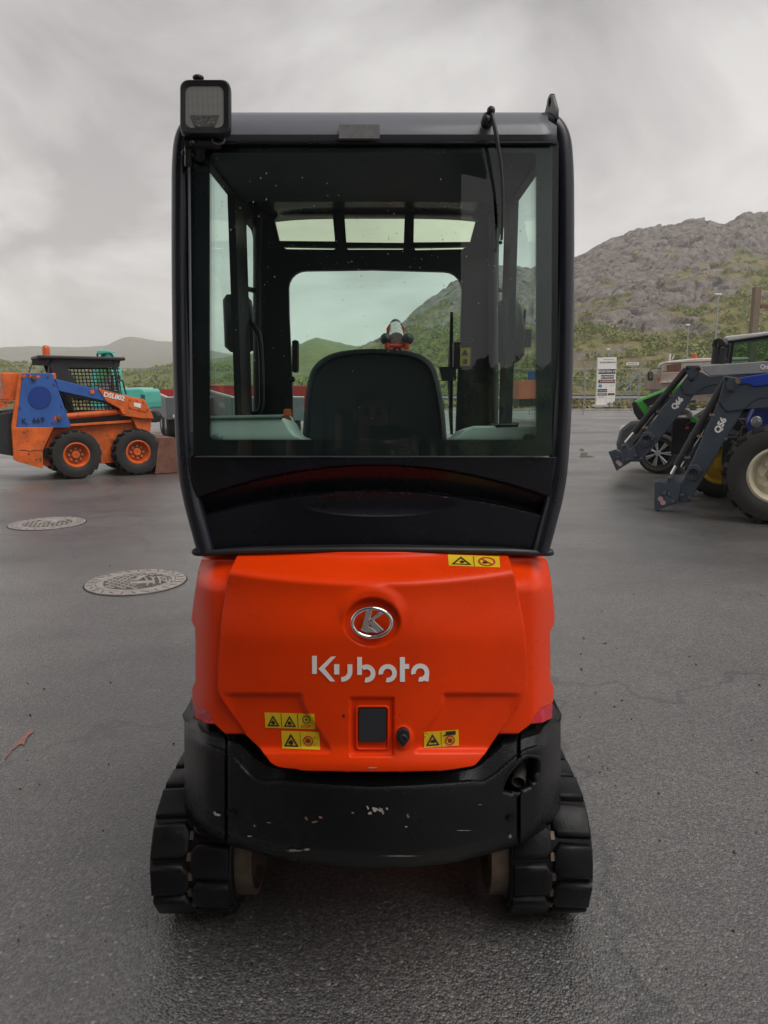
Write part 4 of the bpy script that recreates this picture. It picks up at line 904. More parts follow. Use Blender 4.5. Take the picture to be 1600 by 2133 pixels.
part('corner_post', SO, [(40, 776), (47, 777), (34, 889), (37, 962), (29, 958), (24, 889)], .102, .20, bevel=.01)
# rear engine cover and door
def rbox(name, m_, x0, x1, y0, y1, z0, z1, bevel=.02):
    m = MB(); m.box(((x0+x1)/2, (y0+y1)/2, (z0+z1)/2), (x1-x0, y1-y0, z1-z0)); return m.build(name, m_, SK, bevel=bevel)
rbox('engine_cover', SO, ur-.30, ur+.55, .25, 1.5, 1.40, zt+.01)
m = MB(); m.prism([(u0-.34, .22, 1.24), (u0-.34, 1.5, 1.24), (u0-.2, 1.5, 1.38), (u0-.2, .22, 1.38)], (.25, 0, .04)); m.build('engine_shelf', SO, SK)
m = MB(); m.prism([(u0-.36, .24, .52), (u0-.30, .24, 1.16), (u0+.3, .24, 1.26), (u0+.3, .24, .50), (u0+.05, .24, .42)], (0, 1.2, 0)); m.build('rear_door', SBLK, SK, bevel=.02)
m = MB(); m.prism([(u0-.05, .25, .45), (u0+1.0, .25, .32), (u0+1.0, .25, .55), (u0-.05, .25, .55)], (0, 1.0, 0)); m.build('belly_pan', DARK, SK)
m = MB(); m.box((ur-.304, .8, 1.68), (.006, .75, .08)); m.build('maker_plate', mat('plate_grey', (.45,.42,.40), .5), SK)
# arm, cylinder
part('lift_arm', SB, [(115, 789), (205, 811), (222, 836), (122, 814)], .12, .26)
ar = part('lift_arm_front', SO, [(204, 809), (270, 826), (301, 832), (311, 850), (321, 872), (300, 872), (257, 866), (250, 851), (222, 836)], .10, .28)
part('lift_arm', SB, [(115, 789), (205, 811), (222, 836), (122, 814)], 1.22, 1.36); part('lift_arm_front', SO, [(204, 809), (270, 826), (301, 832), (311, 850), (321, 872), (300, 872), (257, 866), (250, 851), (222, 836)], 1.22, 1.38)
m = MB(); fs.txt(m, 'DSL802', 238, 826, .094, 9.5, -12.5, .035, .95, 1.08); kind(m.build('lettering', WHITE, ar), 'stuff')
part('cover_plate', SO, [(269, 830), (300, 836), (310, 852), (306, 859), (268, 850)], .088, .10, bevel=.004)
m = MB(); fs.plate(m, [(279, 838), (294, 841), (293, 850), (279, 846)], .082, .088); m.build('sticker', WHITE, SK)
m = MB(); p = fs.P(258, 858, .1); m.cyl(p+Vector((0, .01, 0)), p+Vector((0, -.03, 0)), .05, .04, 14); m.build('pivot_pin', SO, SK, smooth=40)
m = MB(); m.cyl(fs.P(128, 868, .24), fs.P(243, 858, .24), .055, n=16); m.cyl(fs.P(243, 858, .24), fs.P(252, 857, .24), .025, n=12); m.build('lift_cylinder', SO, SK, smooth=50)
part('side_cover', SBLK, [(140, 862), (270, 862), (276, 878), (140, 888)], .42, 1.1)
part('chassis_rim', SO, [(112, 891), (112, 886), (276, 875), (276, 880)], .18, .42)
part('front_link', SO, [(274, 868), (316, 873), (313, 904), (317, 925), (312, 930), (300, 912), (287, 896)], .18, .30); part('front_link', SO, [(274, 868), (316, 873), (313, 904), (317, 925), (312, 930), (300, 912), (287, 896)], 1.2, 1.32)
# cab
cabs = [(102, 760), (112, 748), (238, 750), (250, 820), (251, 858), (140, 858), (118, 800)]
hole1 = [(141, 767), (205, 767), (222, 812), (165, 800), (148, 800)]
vf = flat([cabs, [(140, 766), (215, 766), (236, 766), (246, 814), (205, 810), (160, 799)], [(145, 828), (220, 838), (246, 842), (247, 854), (150, 856)]], 0)
m = MB(); m.add([fs.P(p[0], p[1], .44) for p in vf[0]], vf[1]); cf = m.build('cab_side', SBLK, SK, solid=.03)
m = MB(); m.add([fs.P(p[0], p[1], .44)+Vector((0, .62, 0)) for p in vf[0]], vf[1]); m.build('cab_side', SBLK, SK, solid=.03)
m = MB()
for i in range(15):
    x0 = 138+i*7.6; m.tube([fs.P(x0, 765, .46), fs.P(x0+14, 858, .46)], .010, 4)
for j in range(13): m.tube([fs.P(138, 768+j*7.2, .462), fs.P(249, 768+j*7.2, .462)], .010, 4)
m2 = kind(m.build('wire_mesh', SBLK, cf), 'stuff')
a_, b_ = fs.P(112, 748, .44), fs.P(238, 750, .44)
m = MB(); m.box(((a_.x+b_.x)/2-.05, .75, a_.z+.03), (b_.x-a_.x+.45, .86, .06)); m.build('cab_roof', SBLK, SK, bevel=.02)
m = MB(); m.prism([fs.P(x, y, .40) for x, y in ((236, 750), (251, 751), (249, 763), (243, 770), (236, 770))], (0, .12, 0)); m.build('work_light', SBLK, SK, bevel=.01)
m = MB(); m.prism([fs.P(x, y, .44) for x, y in ((59, 776), (70, 748), (76, 748), (66, 762), (62, 776))], (0, .04, 0)); m.prism([fs.P(x, y, .44) for x, y in ((100, 776), (103, 748), (110, 748), (112, 776))], (0, .04, 0)); m.prism([fs.P(x, y, .44) for x, y in ((66, 747), (110, 747), (110, 761), (68, 761))], (0, .04, 0)); m.build('rear_window_frame', SBLK, SK)
m = MB(); m.box((b_.x-.05, .75, 1.35), (.04, .6, 1.0)); m.box((b_.x-.75, .75, 1.0), (.6, .5, .35)); m.build('seat_box', DARK, SK)
m = MB(); m.prism([fs.P(x, y, .50) for x, y in ((227, 781), (237, 781), (237, 798), (228, 797))], (0, .005, 0)); m.build('notice', WHITE, SK)
m = MB(); m.prism([fs.P(x, y, .52) for x, y in ((198, 799), (240, 799), (243, 812), (204, 811))], (0, .005, 0)); m.build('side_pane', mat('pale_pane', (.55,.58,.60), .3), SK)
bp_ = fs.P(97, 745, .5); BEAC = mat('beacon_orange', (.62,.10,.015), .25, var=.1)
m = MB(); m.lathe([(.07, 0), (.072, .03), (.065, .05), (.064, .16), (.05, .20), (.02, .215)], bp_, (0, 0, 1), 20); bc = m.build('beacon', BEAC, SK, smooth=45)
m = MB(); m.cyl(bp_-Vector((0, 0, .06)), bp_+Vector((0, 0, .03)), .078, n=18); m.build('beacon_base', SBLK, bc)
m = MB(); m.tube(smoothp([fs.P(x, y, .4) for x, y in ((246, 795), (252, 792), (256, 795), (259, 808), (263, 822))], 3), .015, 8); m.build('handrail', SBLK, SK, smooth=60)
for x, y in ((271, 833), (286, 835), (298, 838), (307, 853), (290, 853), (271, 848)):
    m = MB(); p = fs.P(x, y, .088); m.cyl(p, p+Vector((0, -.012, 0)), .014, n=8); m.build('cover_bolt', RUSTB, SK)
for x, y in ((46, 787), (60, 782), (100, 784), (113, 800), (128, 845), (42, 850), (56, 882), (110, 880), (50, 900), (60, 945), (84, 955)):
    m = MB(); p = fs.P(x, y, .10); m.cyl(p, p+Vector((0, -.014, 0)), .017, n=8); m.build('panel_bolt', RUSTB, SK)
for k, q in enumerate(([(112, 806), (128, 822), (140, 846), (152, 860)], [(114, 800), (134, 822), (150, 850), (160, 862)], [(226, 840), (236, 848), (246, 852), (256, 853)], [(270, 862), (278, 872), (284, 888), (292, 896)])):
    m = MB(); m.tube(smoothp([fs.P(x, y, .38-.05*k) for x, y in q], 4), .016, 6); m.build('hydraulic_hose', DARK, SK, smooth=60)
m = MB(); m.tube([fs.P(x, y, .096) for x, y in ((41, 937), (55, 938), (63, 940), (72, 937), (82, 938), (88, 938))], .006, 5); m.build('dent_crease', RUSTB, SK)
for x, y in ((50, 783), (62, 784), (80, 785)):
    m = MB(); rr = random.Random(x); p = fs.P(x, y, .1); m.add([p+Vector((.035*rr.uniform(.6, 1.2)*math.cos(a), -.003, .03*rr.uniform(.5, 1.2)*math.sin(a))) for a in np.linspace(0, 2*pi, 10)[:-1]], [tuple(range(9))]); m.build('worn_patch', SO, SK)
for x, y in ((192, 816), (118, 872)):
    m = MB(); rr = random.Random(x); p = fs.P(x, y, .1); m.add([p+Vector((.05*rr.uniform(.6, 1.2)*math.cos(a), -.003, .05*rr.uniform(.5, 1.2)*math.sin(a))) for a in np.linspace(0, 2*pi, 10)[:-1]], [tuple(range(9))]); m.build('worn_patch', SO, SK)
# bucket
bk = [(322, 915), (345, 913), (352, 918), (341, 960), (334, 984), (398, 988), (420, 990), (420, 982), (345, 976), (350, 950), (358, 914)]
m = MB(); q = [fs.P(x, y, 0) for x, y in ((330, 914), (372, 914), (385, 940), (420, 986), (322, 986), (325, 950))]
m.prism([Vector((p.x, -.05, max(.01, p.z))) for p in q], (0, .02, 0)); m.prism([Vector((p.x, 1.5, max(.01, p.z))) for p in q], (0, .02, 0))
z0 = q[0].z; m.box((q[5].x+.03, .73, z0/2+.01), (.05, 1.5, z0)); m.box(((q[4].x+q[3].x)/2, .73, .025), (q[3].x-q[4].x, 1.5, .03)); m.box((q[0].x+.15, .73, z0), (.3, 1.52, .03)); m.build('bucket', RUSTB, SK)
part('bucket_hinge', SO, [(318, 920), (328, 914), (334, 925), (326, 955), (320, 950)], .1, .24); part('bucket_hinge', SO, [(318, 920), (328, 914), (334, 925), (326, 955), (320, 950)], 1.2, 1.3)

# ---------------------------------------------------------------- tractors with front loaders, right
LG = mat('loader_grey', (.054, .072, .095), .38, var=.12, vs_=3, coat=.15)
LGL = mat('loader_silver', (.36, .37, .38), .4, .2, var=.08)
BLU = mat('tractor_blue', (.010, .048, .36), .35, var=.08, coat=.3)
GRN = mat('tractor_green', (.045, .36, .035), .38, var=.08, coat=.3)
CREAM = mat('cream_rim', (.62, .56, .42), .5, var=.15, chip=(.2,.13,.08), chip_amt=.1, chip_s=7)
YRIM = mat('yellow_rim', (.65, .42, .01), .45, var=.1)
ROD = mat('piston_rod', (.65,.65,.66), .18, .95, var=.1)
HOSE = mat('hose_black', (.012,.012,.013), .5)
ENG = mat('engine_black', (.016,.016,.017), .6, var=.4, vs_=9)
PINKS = mat('sticker_pink', (.55,.32,.33), .5)
LENSC = mat('lamp_clear', (.55,.57,.58), .12, .3, var=.2, vs_=20)
def boss(fr, x, y, r, v, parent, mt=LG):
    m = MB(); p = fr.P(x, y, v); k = (fr.P(x+r, y, v)-p).length
    m.lathe([(k, 0), (k, .03), (k*.85, .045), (.01, .05)], p+Vector((0, .005, 0)), (0, -1, 0), 20); return m.build('pin_boss', mt, parent, smooth=40)
def loader(fr, TR, A):
    for k, v in enumerate((0.0, 1.05)):
        m = MB(); fr.plate(m, A['lower'], v, v+.16); lo = m.build('loader_arm', LG, TR, bevel=.012)
        m = MB(); fr.plate(m, A['upper'], v-.004, v+.164); up = m.build('loader_beam', LG, TR, bevel=.012)
        m = MB(); fr.plate(m, A['cover'], v-.02, v+.18); m.build('beam_cover', A['cm'], up, bevel=.01)
        m = MB(); fr.plate(m, A['bracket'], v-.03, v+.19); br = m.build('knee_bracket', LG, TR, bevel=.012)
        for x, y in A['bpins']: boss(fr, x, y, A['pr'], v-.03, br, PLASTIC)
        m = MB(); (x0, y0), (x1, y1), (x2, y2) = A['cyl']; m.cyl(fr.P(x0, y0, v+.05), fr.P(x1, y1, v+.05), A['cr'], n=18); cyl_ = m.build('tilt_cylinder', HOSE, TR, smooth=50)
        c0, c1 = fr.P(x0, y0, v+.05), fr.P(x1, y1, v+.05); m = MB(); m.cyl(c0.lerp(c1, .62), c0.lerp(c1, .66), A['cr']*1.2, n=18); m.build('cylinder_collar', HOSE, cyl_, smooth=50)
        m = MB(); m.cyl(fr.P(x1, y1, v+.05), fr.P(x2, y2, v+.05), A['cr']*.55, n=12); m.build('piston_rod', ROD, cyl_, smooth=50)
        m = MB(); m.cyl(fr.P(x0+14, y0+16, v+.10), fr.P(x1+18, y1-8, v+.10), A['cr']*.3, n=8); m.build('hydraulic_pipe', ROD if k == 0 else HOSE, TR, smooth=50)
        for pts in A['tip']:
            m = MB(); fr.plate(m, pts, v-.03, v+.13); m.build('carrier_plate', LG, TR, bevel=.008)
        if k == 0:
            for x, y in A['tpins']: boss(fr, x, y, 4, v-.03, lo)
            x, y, r = A['boss']; p = fr.P(x, y, v); kk = (fr.P(x+r, y, v)-p).length
            m = MB(); m.prism([p+Vector((a*kk*1.5, 0, b*kk*1.5)) for a, b in ((-.95,-.3),(-.3,-.95),(.35,-.85),(.95,.3),(.3,.95),(-.55,.85))], (0, -.05, 0)); bb = m.build('arm_boss', LG, lo, bevel=.01)
            m = MB(); m.lathe([(kk*.8, 0), (kk*.72, .02), (kk*.55, .005), (.01, .0)], p+Vector((0, -.05, 0)), (0, -1, 0), 22); m.build('boss_cap', ENG, bb, smooth=40)
            for x, y in A['stick']:
                m = MB(); p = fr.P(x, y, -.034); m.cyl(p, p+Vector((0, -.003, 0)), .033, n=16); m.build('round_sticker', PINKS, lo)
            m = MB(); fr.txt(m, *A['text']); kind(m.build('lettering', WHITE, lo), 'stuff')
            for ln in A['seams']:
                m = MB(); m.tube([fr.P(x, y, v-.006) for x, y in ln], .006, 6); m.build('weld_seam', ENG, lo)
    for k, (dx, dy, rr_) in enumerate(((9, 10, .014), (13, 15, .012), (17, 19, .010))):
        (x0, y0), (x1, y1), _ = A['cyl']; m = MB()
        pts = [fr.P(x0+(x1-x0)*t+dx+2.2*math.sin(7*t+k), y0+(y1-y0)*t+dy*.8+2.0*math.cos(5*t+k*2), .04+.02*k) for t in np.linspace(.12, .97, 12)]
        m.tube(smoothp(pts, 3), rr_, 6); m.build('hydraulic_hose', HOSE, TR, smooth=60)
    for t in (.35, .6, .85):
        (x0, y0), (x1, y1), _ = A['cyl']; m = MB(); p = fr.P(x0+(x1-x0)*t+8, y0+(y1-y0)*t+9, .02); m.box(p, (.07, .06, .03)); m.build('hose_clip', ROD, TR)
    m = MB(); x, y = A['cross']; p = fr.P(x, y, 0); m.cyl((p.x, .05, p.z), (p.x, 1.15, p.z), .06, n=14); m.build('cross_tube', LG, TR, smooth=50)

f1 = Frame(3.56, 9.2, R(-25))
T1 = f1.thing('tractor', 'blue tractor with dark grey front loader lettered Q56, nearest on the right', 'tractor', group='tractors parked on the right')
loader(f1, T1, dict(
  lower=[(1497, 834), (1513, 858), (1550, 853), (1531, 884), (1511, 916), (1480, 970), (1446, 1029), (1440, 1042), (1418, 1047), (1410, 1030), (1404, 1016), (1420, 1004), (1430, 985)],
  upper=[(1508, 793), (1559, 800), (1571, 806), (1600, 802), (1700, 790), (1760, 790), (1760, 850), (1700, 850), (1600, 850), (1550, 853), (1513, 858), (1496, 835)],
  cover=[(1541, 787), (1600, 777), (1760, 750), (1760, 782), (1600, 802), (1571, 806), (1559, 799), (1540, 801)], cm=BLU,
  bracket=[(1508, 782), (1543, 788), (1545, 794), (1528, 818), (1517, 816), (1507, 790)], bpins=[(1513, 788), (1522, 812)], pr=5,
  cyl=[(1511, 793), (1409, 970), (1399, 988)], cr=.045,
  tip=[[(1363, 1004), (1373, 1002), (1392, 1008), (1390, 1034), (1412, 1047), (1400, 1052), (1366, 1064), (1363, 1058)], [(1392, 992), (1402, 990), (1418, 1012), (1414, 1048), (1400, 1044), (1388, 1010)]],
  tpins=[(1421, 1031), (1402, 1045), (1384, 1028), (1437, 1038), (1396, 996), (1512, 915)], boss=(1445, 984, 13), stick=[(1376, 1039), (1381, 1047)], text=('Q56', 1501, 886, -.006, 13, 62, .05),
  seams=[[(1497, 837), (1514, 858), (1549, 855)], [(1551, 853), (1565, 838), (1580, 830), (1600, 828)]], cross=(1425, 1012)))
m = MB(); p = f1.P(1538, 793, -.03); m.lathe([(.034, 0), (.034, .03), (.02, .03), (.02, .01)], p, (0, -1, 0), 18); m.build('pin_ring', CHROME, T1, smooth=40)
wc = f1.P(1622, 985, -.45)
wl_ = (wc.x, -.50, .585)
tyre(wl_, .585, .44, T1, .335, CREAM, lugs=17, lug_parts=True, rim_depth=.34, hubs=8, tread=.045)
tyre((wc.x, 1.12, .585), .585, .44, T1, .335, CREAM, lugs=0, rim_depth=.34, tread=.02)
m = MB(); m.box((wc.x, .55, .60), (.25, 1.3, .22)); m.box((wc.x+.9, .58, .85), (2.6, .42, .5)); m.build('front_axle', ENG, T1, bevel=.02)
m = MB(); hx0 = f1.P(1566, 860, .35).x
m.prism([(hx0, .30, .98), (hx0-.06, .30, 1.15), (hx0+.02, .30, 1.38), (hx0+.6, .30, 1.46), (hx0+2.2, .30, 1.60), (hx0+2.2, .30, .98)], (0, .60, 0)); hd_ = m.build('bonnet', BLU, T1, bevel=.05, seg=3)
m = MB(); m.ball((hx0+.06, .31, 1.17), .1, sc=(.7, .35, .75)); m.build('headlamp', LENSC, hd_, smooth=60)
m = MB(); m.box((wc.x-.35, .58, .78), (.5, .35, .35)); m.tube(smoothp([(wc.x-.5, .4, .9), (wc.x-.2, .2, .75), (wc.x+.1, .15, .9), (wc.x+.3, .3, 1.0)], 4), .03, 8); m.tube(smoothp([(wc.x-.3, .3, .7), (wc.x-.1, .12, .6), (wc.x+.2, .18, .7)], 4), .025, 8); m.build('front_linkage', ENG, T1)
m = MB(); m.box((wc.x+2.0, .58, 1.9), (1.2, 1.2, 1.6)); m.build('cab', ENG, T1, bevel=.08)
tyre((wc.x+2.2, -.6, .82), .82, .5, T1, .45, CREAM, lugs=0, rim_depth=.3)

f2 = Frame(3.73, 11.3, R(-25))
T2 = f2.thing('tractor', 'green tractor with white cab roof behind dark grey loader lettered Q66', 'tractor', group='tractors parked on the right')
loader(f2, T2, dict(
  lower=[(1417, 801), (1424, 820), (1445, 823), (1430, 846), (1408, 872), (1375, 914), (1343, 953), (1332, 962), (1322, 950), (1323, 928)],
  upper=[(1440, 772), (1461, 775), (1470, 780), (1478, 784), (1600, 777), (1720, 768), (1720, 822), (1600, 820), (1492, 819), (1445, 823), (1424, 820), (1417, 801)],
  cover=[(1462, 762), (1500, 759), (1600, 752), (1720, 744), (1720, 768), (1600, 777), (1478, 783), (1466, 772)], cm=LGL,
  bracket=[(1427, 764), (1432, 761), (1457, 761), (1461, 766), (1446, 792), (1437, 793), (1428, 772)], bpins=[(1432, 766), (1454, 767), (1441, 789)], pr=4.5,
  cyl=[(1430, 769), (1321, 901), (1303, 922)], cr=.05,
  tip=[[(1267, 941), (1283, 936), (1296, 944), (1305, 952), (1318, 960), (1284, 981)], [(1294, 928), (1302, 924), (1312, 936), (1322, 927), (1330, 962), (1316, 962), (1300, 950)]],
  tpins=[(1325, 950), (1308, 958), (1288, 953), (1336, 956), (1298, 929)], boss=(1348, 915, 12), stick=[(1287, 962), (1292, 967)], text=('Q66', 1411, 840, -.006, 11, 50, .05),
  seams=[[(1418, 803), (1426, 821), (1446, 823)], [(1452, 820), (1464, 808), (1480, 802), (1500, 800)]], cross=(1330, 935)))
m = MB(); f2.txt(m, 'Qu', 1592, 764, -.03, 9, 2, .05); kind(m.build('lettering', WHITE, T2), 'stuff')
# bonnet of the green tractor
hp = [(1330, 873), (1318, 856), (1316, 840), (1326, 833), (1378, 812), (1420, 796), (1520, 786), (1640, 780), (1640, 806), (1450, 814), (1400, 828), (1365, 856), (1346, 873)]
m = MB(); f2.plate(m, hp, .42, 1.02); hb_ = m.build('bonnet', GRN, T2, bevel=.06, seg=3)
m = MB(); f2.plate(m, [(1338, 834), (1380, 817), (1398, 812), (1402, 826), (1380, 846), (1358, 856)], .405, .43); m.build('bonnet_panel', PLASTIC, hb_, bevel=.01)
m = MB(); f2.plate(m, [(1316, 839), (1322, 835), (1326, 838), (1345, 868), (1330, 876), (1320, 860)], .40, 1.05); m.build('grille', PLASTIC, hb_, bevel=.02)
m = MB(); f2.plate(m, [(1352, 846), (1372, 838), (1362, 852), (1358, 853)], .395, .405); m.build('headlamp', LENSC, hb_)
for q in ([(1437, 834), (1450, 832), (1450, 839), (1435, 840)], [(1436, 842), (1450, 842), (1453, 849), (1450, 855), (1436, 854)], [(1430, 862), (1441, 858), (1441, 869), (1430, 870)]):
    m = MB(); f2.plate(m, q, .20, .28); m.build('side_lamp', LENSC, T2, bevel=.015)
for q in ([(1440, 866), (1456, 874), (1456, 882), (1438, 879)], [(1428, 890), (1434, 888), (1434, 894), (1428, 895)]):
    m = MB(); f2.plate(m, q, .2, .3); m.build('engine_fitting', GRN if q[0][0] == 1440 else RED_INK, T2, bevel=.01)
wx = f2.P(1503, 970, -.3).x
tyre((wx, -.42, .5), .5, .36, T2, .30, YRIM, lugs=16, rim_depth=.3); tyre((wx, 1.1, .5), .5, .36, T2, .30, YRIM, lugs=0)
m = MB(); m.box((wx, .6, .55), (.25, 1.3, .22)); m.box((wx+.2, .72, .85), (1.9, .5, .55)); m.box((wx-.5, .72, .75), (.5, .3, .4)); m.build('front_axle', ENG, T2, bevel=.02)
m = MB()
for k in range(7):
    rr = random.Random(k); a = Vector((wx-.7+rr.random()*1.1, .15+.3*rr.random(), .55+.6*rr.random())); m.tube(smoothp([a, a+Vector((.2, -.1, .1)), a+Vector((.35, .1, -.15))], 3), .02, 6)
kind(m.build('hoses', HOSE, T2), 'stuff')
rf = f2.P(1508, 704, .3)
m = MB(); f2.plate(m, [(1507, 704), (1512, 700), (1560, 695), (1600, 690), (1760, 676), (1760, 684), (1600, 698), (1516, 711)], .25, 1.5); m.build('cab_roof', mat('roof_white', (.62,.62,.61), .4, var=.06), T2, bevel=.02)
m = MB(); f2.plate(m, [(1528, 708), (1600, 698), (1760, 684), (1760, 758), (1522, 758)], .35, .36); m.build('cab_glass', glass('cab_glass', (.55,.70,.62)), T2)
m = MB(); f2.plate(m, [(1516, 711), (1600, 698), (1760, 684), (1760, 690), (1600, 704), (1530, 713), (1524, 757), (1512, 757)], .32, .40); m.build('cab_frame', DARK, T2)
m = MB(); m.box((rf.x+1.2, 1.1, 1.75), (1.2, .5, .6)); m.build('cab_seat', ENG, T2, bevel=.05)
for (a, b, r) in (((1489, 758), (1493, 722), .055), ((1501, 758), (1507, 724), .06), ((1514, 757), (1517, 742), .022)):
    m = MB(); m.cyl(f2.P(*a, .12), f2.P(*b, .12), r, n=16); m.build('exhaust_stack', HOSE, T2, smooth=50)
for q, vv in (([(1483, 717), (1486, 708), (1493, 704), (1495, 722), (1489, 728), (1484, 724)], .1), ([(1493, 706), (1496, 703), (1506, 706), (1513, 714), (1512, 722), (1496, 722)], .06), ([(1509, 720), (1513, 716), (1523, 715), (1522, 732), (1518, 743), (1510, 742)], .14)):
    m = MB(); f2.plate(m, q, vv, vv+.14); m.build('stack_cowl', PLASTIC, T2, bevel=.02, seg=3)

# ---------------------------------------------------------------- parked car behind the loaders
fc = Frame(4.6, 13.75, R(-30))
CARM = mat('car_dark', (.035,.037,.04), .3, var=.08, coat=.5)
CA = fc.thing('parked_car', 'dark car with split spoke alloy wheels, mostly hidden behind the loaders', 'car')
cw_ = fc.P(1370, 950, 0); zc_ = .39
m = MB(); u = cw_.x
body = [(u-.75, .30), (u-.80, .55), (u-.74, .82), (u-.55, .98), (u+.55, 1.10), (u+1.25, 1.62), (u+2.6, 1.66), (u+3.6, 1.2), (u+3.7, .6), (u+3.6, .3), (u+.45, .28), (u+.40, .55), (u+.2, .76), (u-.2, .76), (u-.40, .55), (u-.43, .30)]
m.prism([(a, .05, b) for a, b in body], (0, 1.7, 0)); m.build('body', CARM, CA, bevel=.07, seg=3)
m = MB(); m.prism([(a, .03, b) for a, b in ((u+.75, 1.16), (u+1.3, 1.56), (u+2.5, 1.58), (u+3.2, 1.25))], (0, .02, 0)); m.build('side_window', glass('car_glass', (.2,.22,.22)), CA)
m = MB(); m.ball((u-.70, .18, .80), .13, sc=(.6, .8, .7)); m.build('headlamp', LENSC, CA, smooth=60)
m = MB(); m.box((u-.79, .9, .62), (.03, 1.2, .07)); m.build('grille_bar', CHROME, CA)
for vv in (0.0, 1.6):
    ty = tyre((u, vv, zc_), .39, .24, CA, .27, ENG, rim_depth=.5, tread=.012)
    if vv == 0:
        m = MB()
        for i in range(7):
            a = 2*pi*i/7
            for s_ in (-.10, .10):
                p = Vector((u+.25*math.cos(a+s_), .02, zc_+.25*math.sin(a+s_))); m.tube([(u+.05*math.cos(a), .02, zc_+.05*math.sin(a)), p], [.014, .018], 4)
        m.lathe([(.27, 0), (.255, -.01), (.25, .02), (.265, .03)], (u, .015, zc_), (0, 1, 0), 30, close=True); m.lathe([(.06, 0), (.05, -.02), (.01, -.02)], (u, .02, zc_), (0, 1, 0), 16); m.build('alloy_spokes', LGL, CA, smooth=30)
tyre((u+2.65, 0, zc_), .39, .24, CA, .27, ENG, rim_depth=.5, tread=.012)

# ---------------------------------------------------------------- old truck at the back
ft = Frame(9.6, 24.5, R(-4))
TRM = mat('truck_beige', (.34,.27,.22), .7, var=.25, vs_=2.5, chip=(.22,.09,.05), chip_amt=.3, chip_s=3)
TRK = ft.thing('flatbed_truck', 'old beige rusty flatbed truck with amber beacon and wing mirror', 'truck')
m = MB(); ft.plate(m, [(1378, 776), (1560, 768), (1560, 812), (1378, 812)], .3, 2.3); m.build('load_bed', TRM, TRK, bevel=.03)
m = MB(); ft.plate(m, [(1382, 806), (1560, 800), (1560, 835), (1384, 838)], .5, 2.1); m.build('chassis', mat('truck_lower', (.30,.25,.21), .7, var=.3), TRK, bevel=.02)
for q in ([(1375, 793), (1560, 784), (1560, 789), (1375, 798)],):
    m = MB(); ft.plate(m, q, .2, .3); m.build('side_rail', mat('rail_pale', (.45,.40,.35), .6, var=.3), TRK)
m = MB(); m.tube(smoothp([ft.P(x, y, .25) for x, y in ((1377, 793), (1378, 765), (1382, 758), (1392, 756), (1430, 754), (1560, 748))], 3), .04, 8); m.build('hoop', TRM, TRK, smooth=50)
m = MB(); ft.plate(m, [(1390, 760), (1420, 757), (1418, 775), (1392, 778)], .4, .5); m.build('mesh_panel', RUSTB, TRK)
m = MB(); ft.plate(m, [(1393, 756), (1410, 751), (1440, 748), (1480, 747), (1560, 746), (1560, 768), (1393, 776)], .6, 2.0); m.build('tarpaulin', mat('tarpaulin', (.40,.37,.33), .6, var=.25), TRK, bevel=.08)
m = MB(); ft.plate(m, [(1398, 754), (1412, 750), (1440, 747), (1480, 745.5), (1560, 744), (1560, 749), (1440, 751), (1400, 758)], .58, 2.02); m.build('tarpaulin_top', mat('tarpaulin_top', (.62,.62,.60), .5), TRK, bevel=.03)
p = ft.P(1446, 747, .7); m = MB(); m.lathe([(.09, 0), (.09, .03), (.075, .04), (.075, .15), (.05, .17)], p, (0, 0, 1), 16); m.build('beacon', BEAC, TRK, smooth=40)
m = MB(); ft.plate(m, rrect(1350, 774, 1361, 793, 3), .1, .2); mr = m.build('wing_mirror', PLASTIC, TRK, bevel=.02)
m = MB(); ft.plate(m, [(1353, 777), (1358, 777), (1358, 785), (1354, 789)], .09, .1); m.build('mirror_face', CHROME, mr)
m = MB(); m.tube(smoothp([ft.P(x, y, .2) for x, y in ((1354, 774), (1355, 770), (1360, 768), (1377, 767))], 3), .018, 6); m.build('mirror_arm', PLASTIC, mr)
m = MB(); ft.plate(m, [(1373, 786), (1376, 786), (1376, 794), (1373, 794)], .1, .3); m.build('side_marker', mat('marker_red', (.4,.08,.03), .5), TRK)
for xx in (1400, 1440, 1480, 1520):
    m = MB(); ft.plate(m, [(xx, 792), (xx+2, 792), (xx+2, 812), (xx, 812)], .26, .3); m.build('drop_side_post', TRM, TRK)
for xx in (1420, 1500):
    w_ = ft.P(xx, 830, .4); tyre((w_.x, .35, .5), .5, .3, TRK, .28, ENG)

# ---------------------------------------------------------------- left background machines
TEAL = mat('teal_paint', (.10,.52,.42), .45, var=.1); TGREY = mat('trailer_grey', (.115,.125,.135), .55, var=.15); TGREY2 = mat('trailer_grey_light', (.24,.245,.25), .6, var=.2); TRED = mat('trailer_red', (.36,.02,.02), .5, var=.15)
fx = Frame(-8.2, 20.5, R(4))
TX = fx.thing('teal_excavator', 'teal green excavator standing behind the orange skid steer loader', 'excavator')
def pt(name, m_, q, v0, v1, fr, par, b=.02):
    m = MB(); fr.plate(m, q, v0, v1); return m.build(name, m_, par, bevel=b, seg=3)
b0 = pt('engine_house', TEAL, [(236, 812), (250, 810), (296, 809), (301, 814), (304, 838), (304, 852), (236, 852)], 0, 1.9, fx, TX, .08)
for k in range(5): pt('vent_slot', DARK, [(293, 822+k*3), (302, 822.5+k*3), (302, 824+k*3), (293, 823.5+k*3)], -.01, .01, fx, TX, 0)
pt('top_hatch', mat('hatch_white', (.5,.6,.58), .4), [(256, 808), (292, 807), (294, 810), (256, 811)], .2, 1.7, fx, TX, .03)
pt('cab', TEAL, [(190, 752), (228, 754), (234, 775), (237, 815), (237, 852), (190, 852)], .2, 1.2, fx, TX, .06)
pt('cab_window', GLASS_C, [(204, 762), (232, 763), (238, 800), (204, 800)], .18, .2, fx, TX, 0)
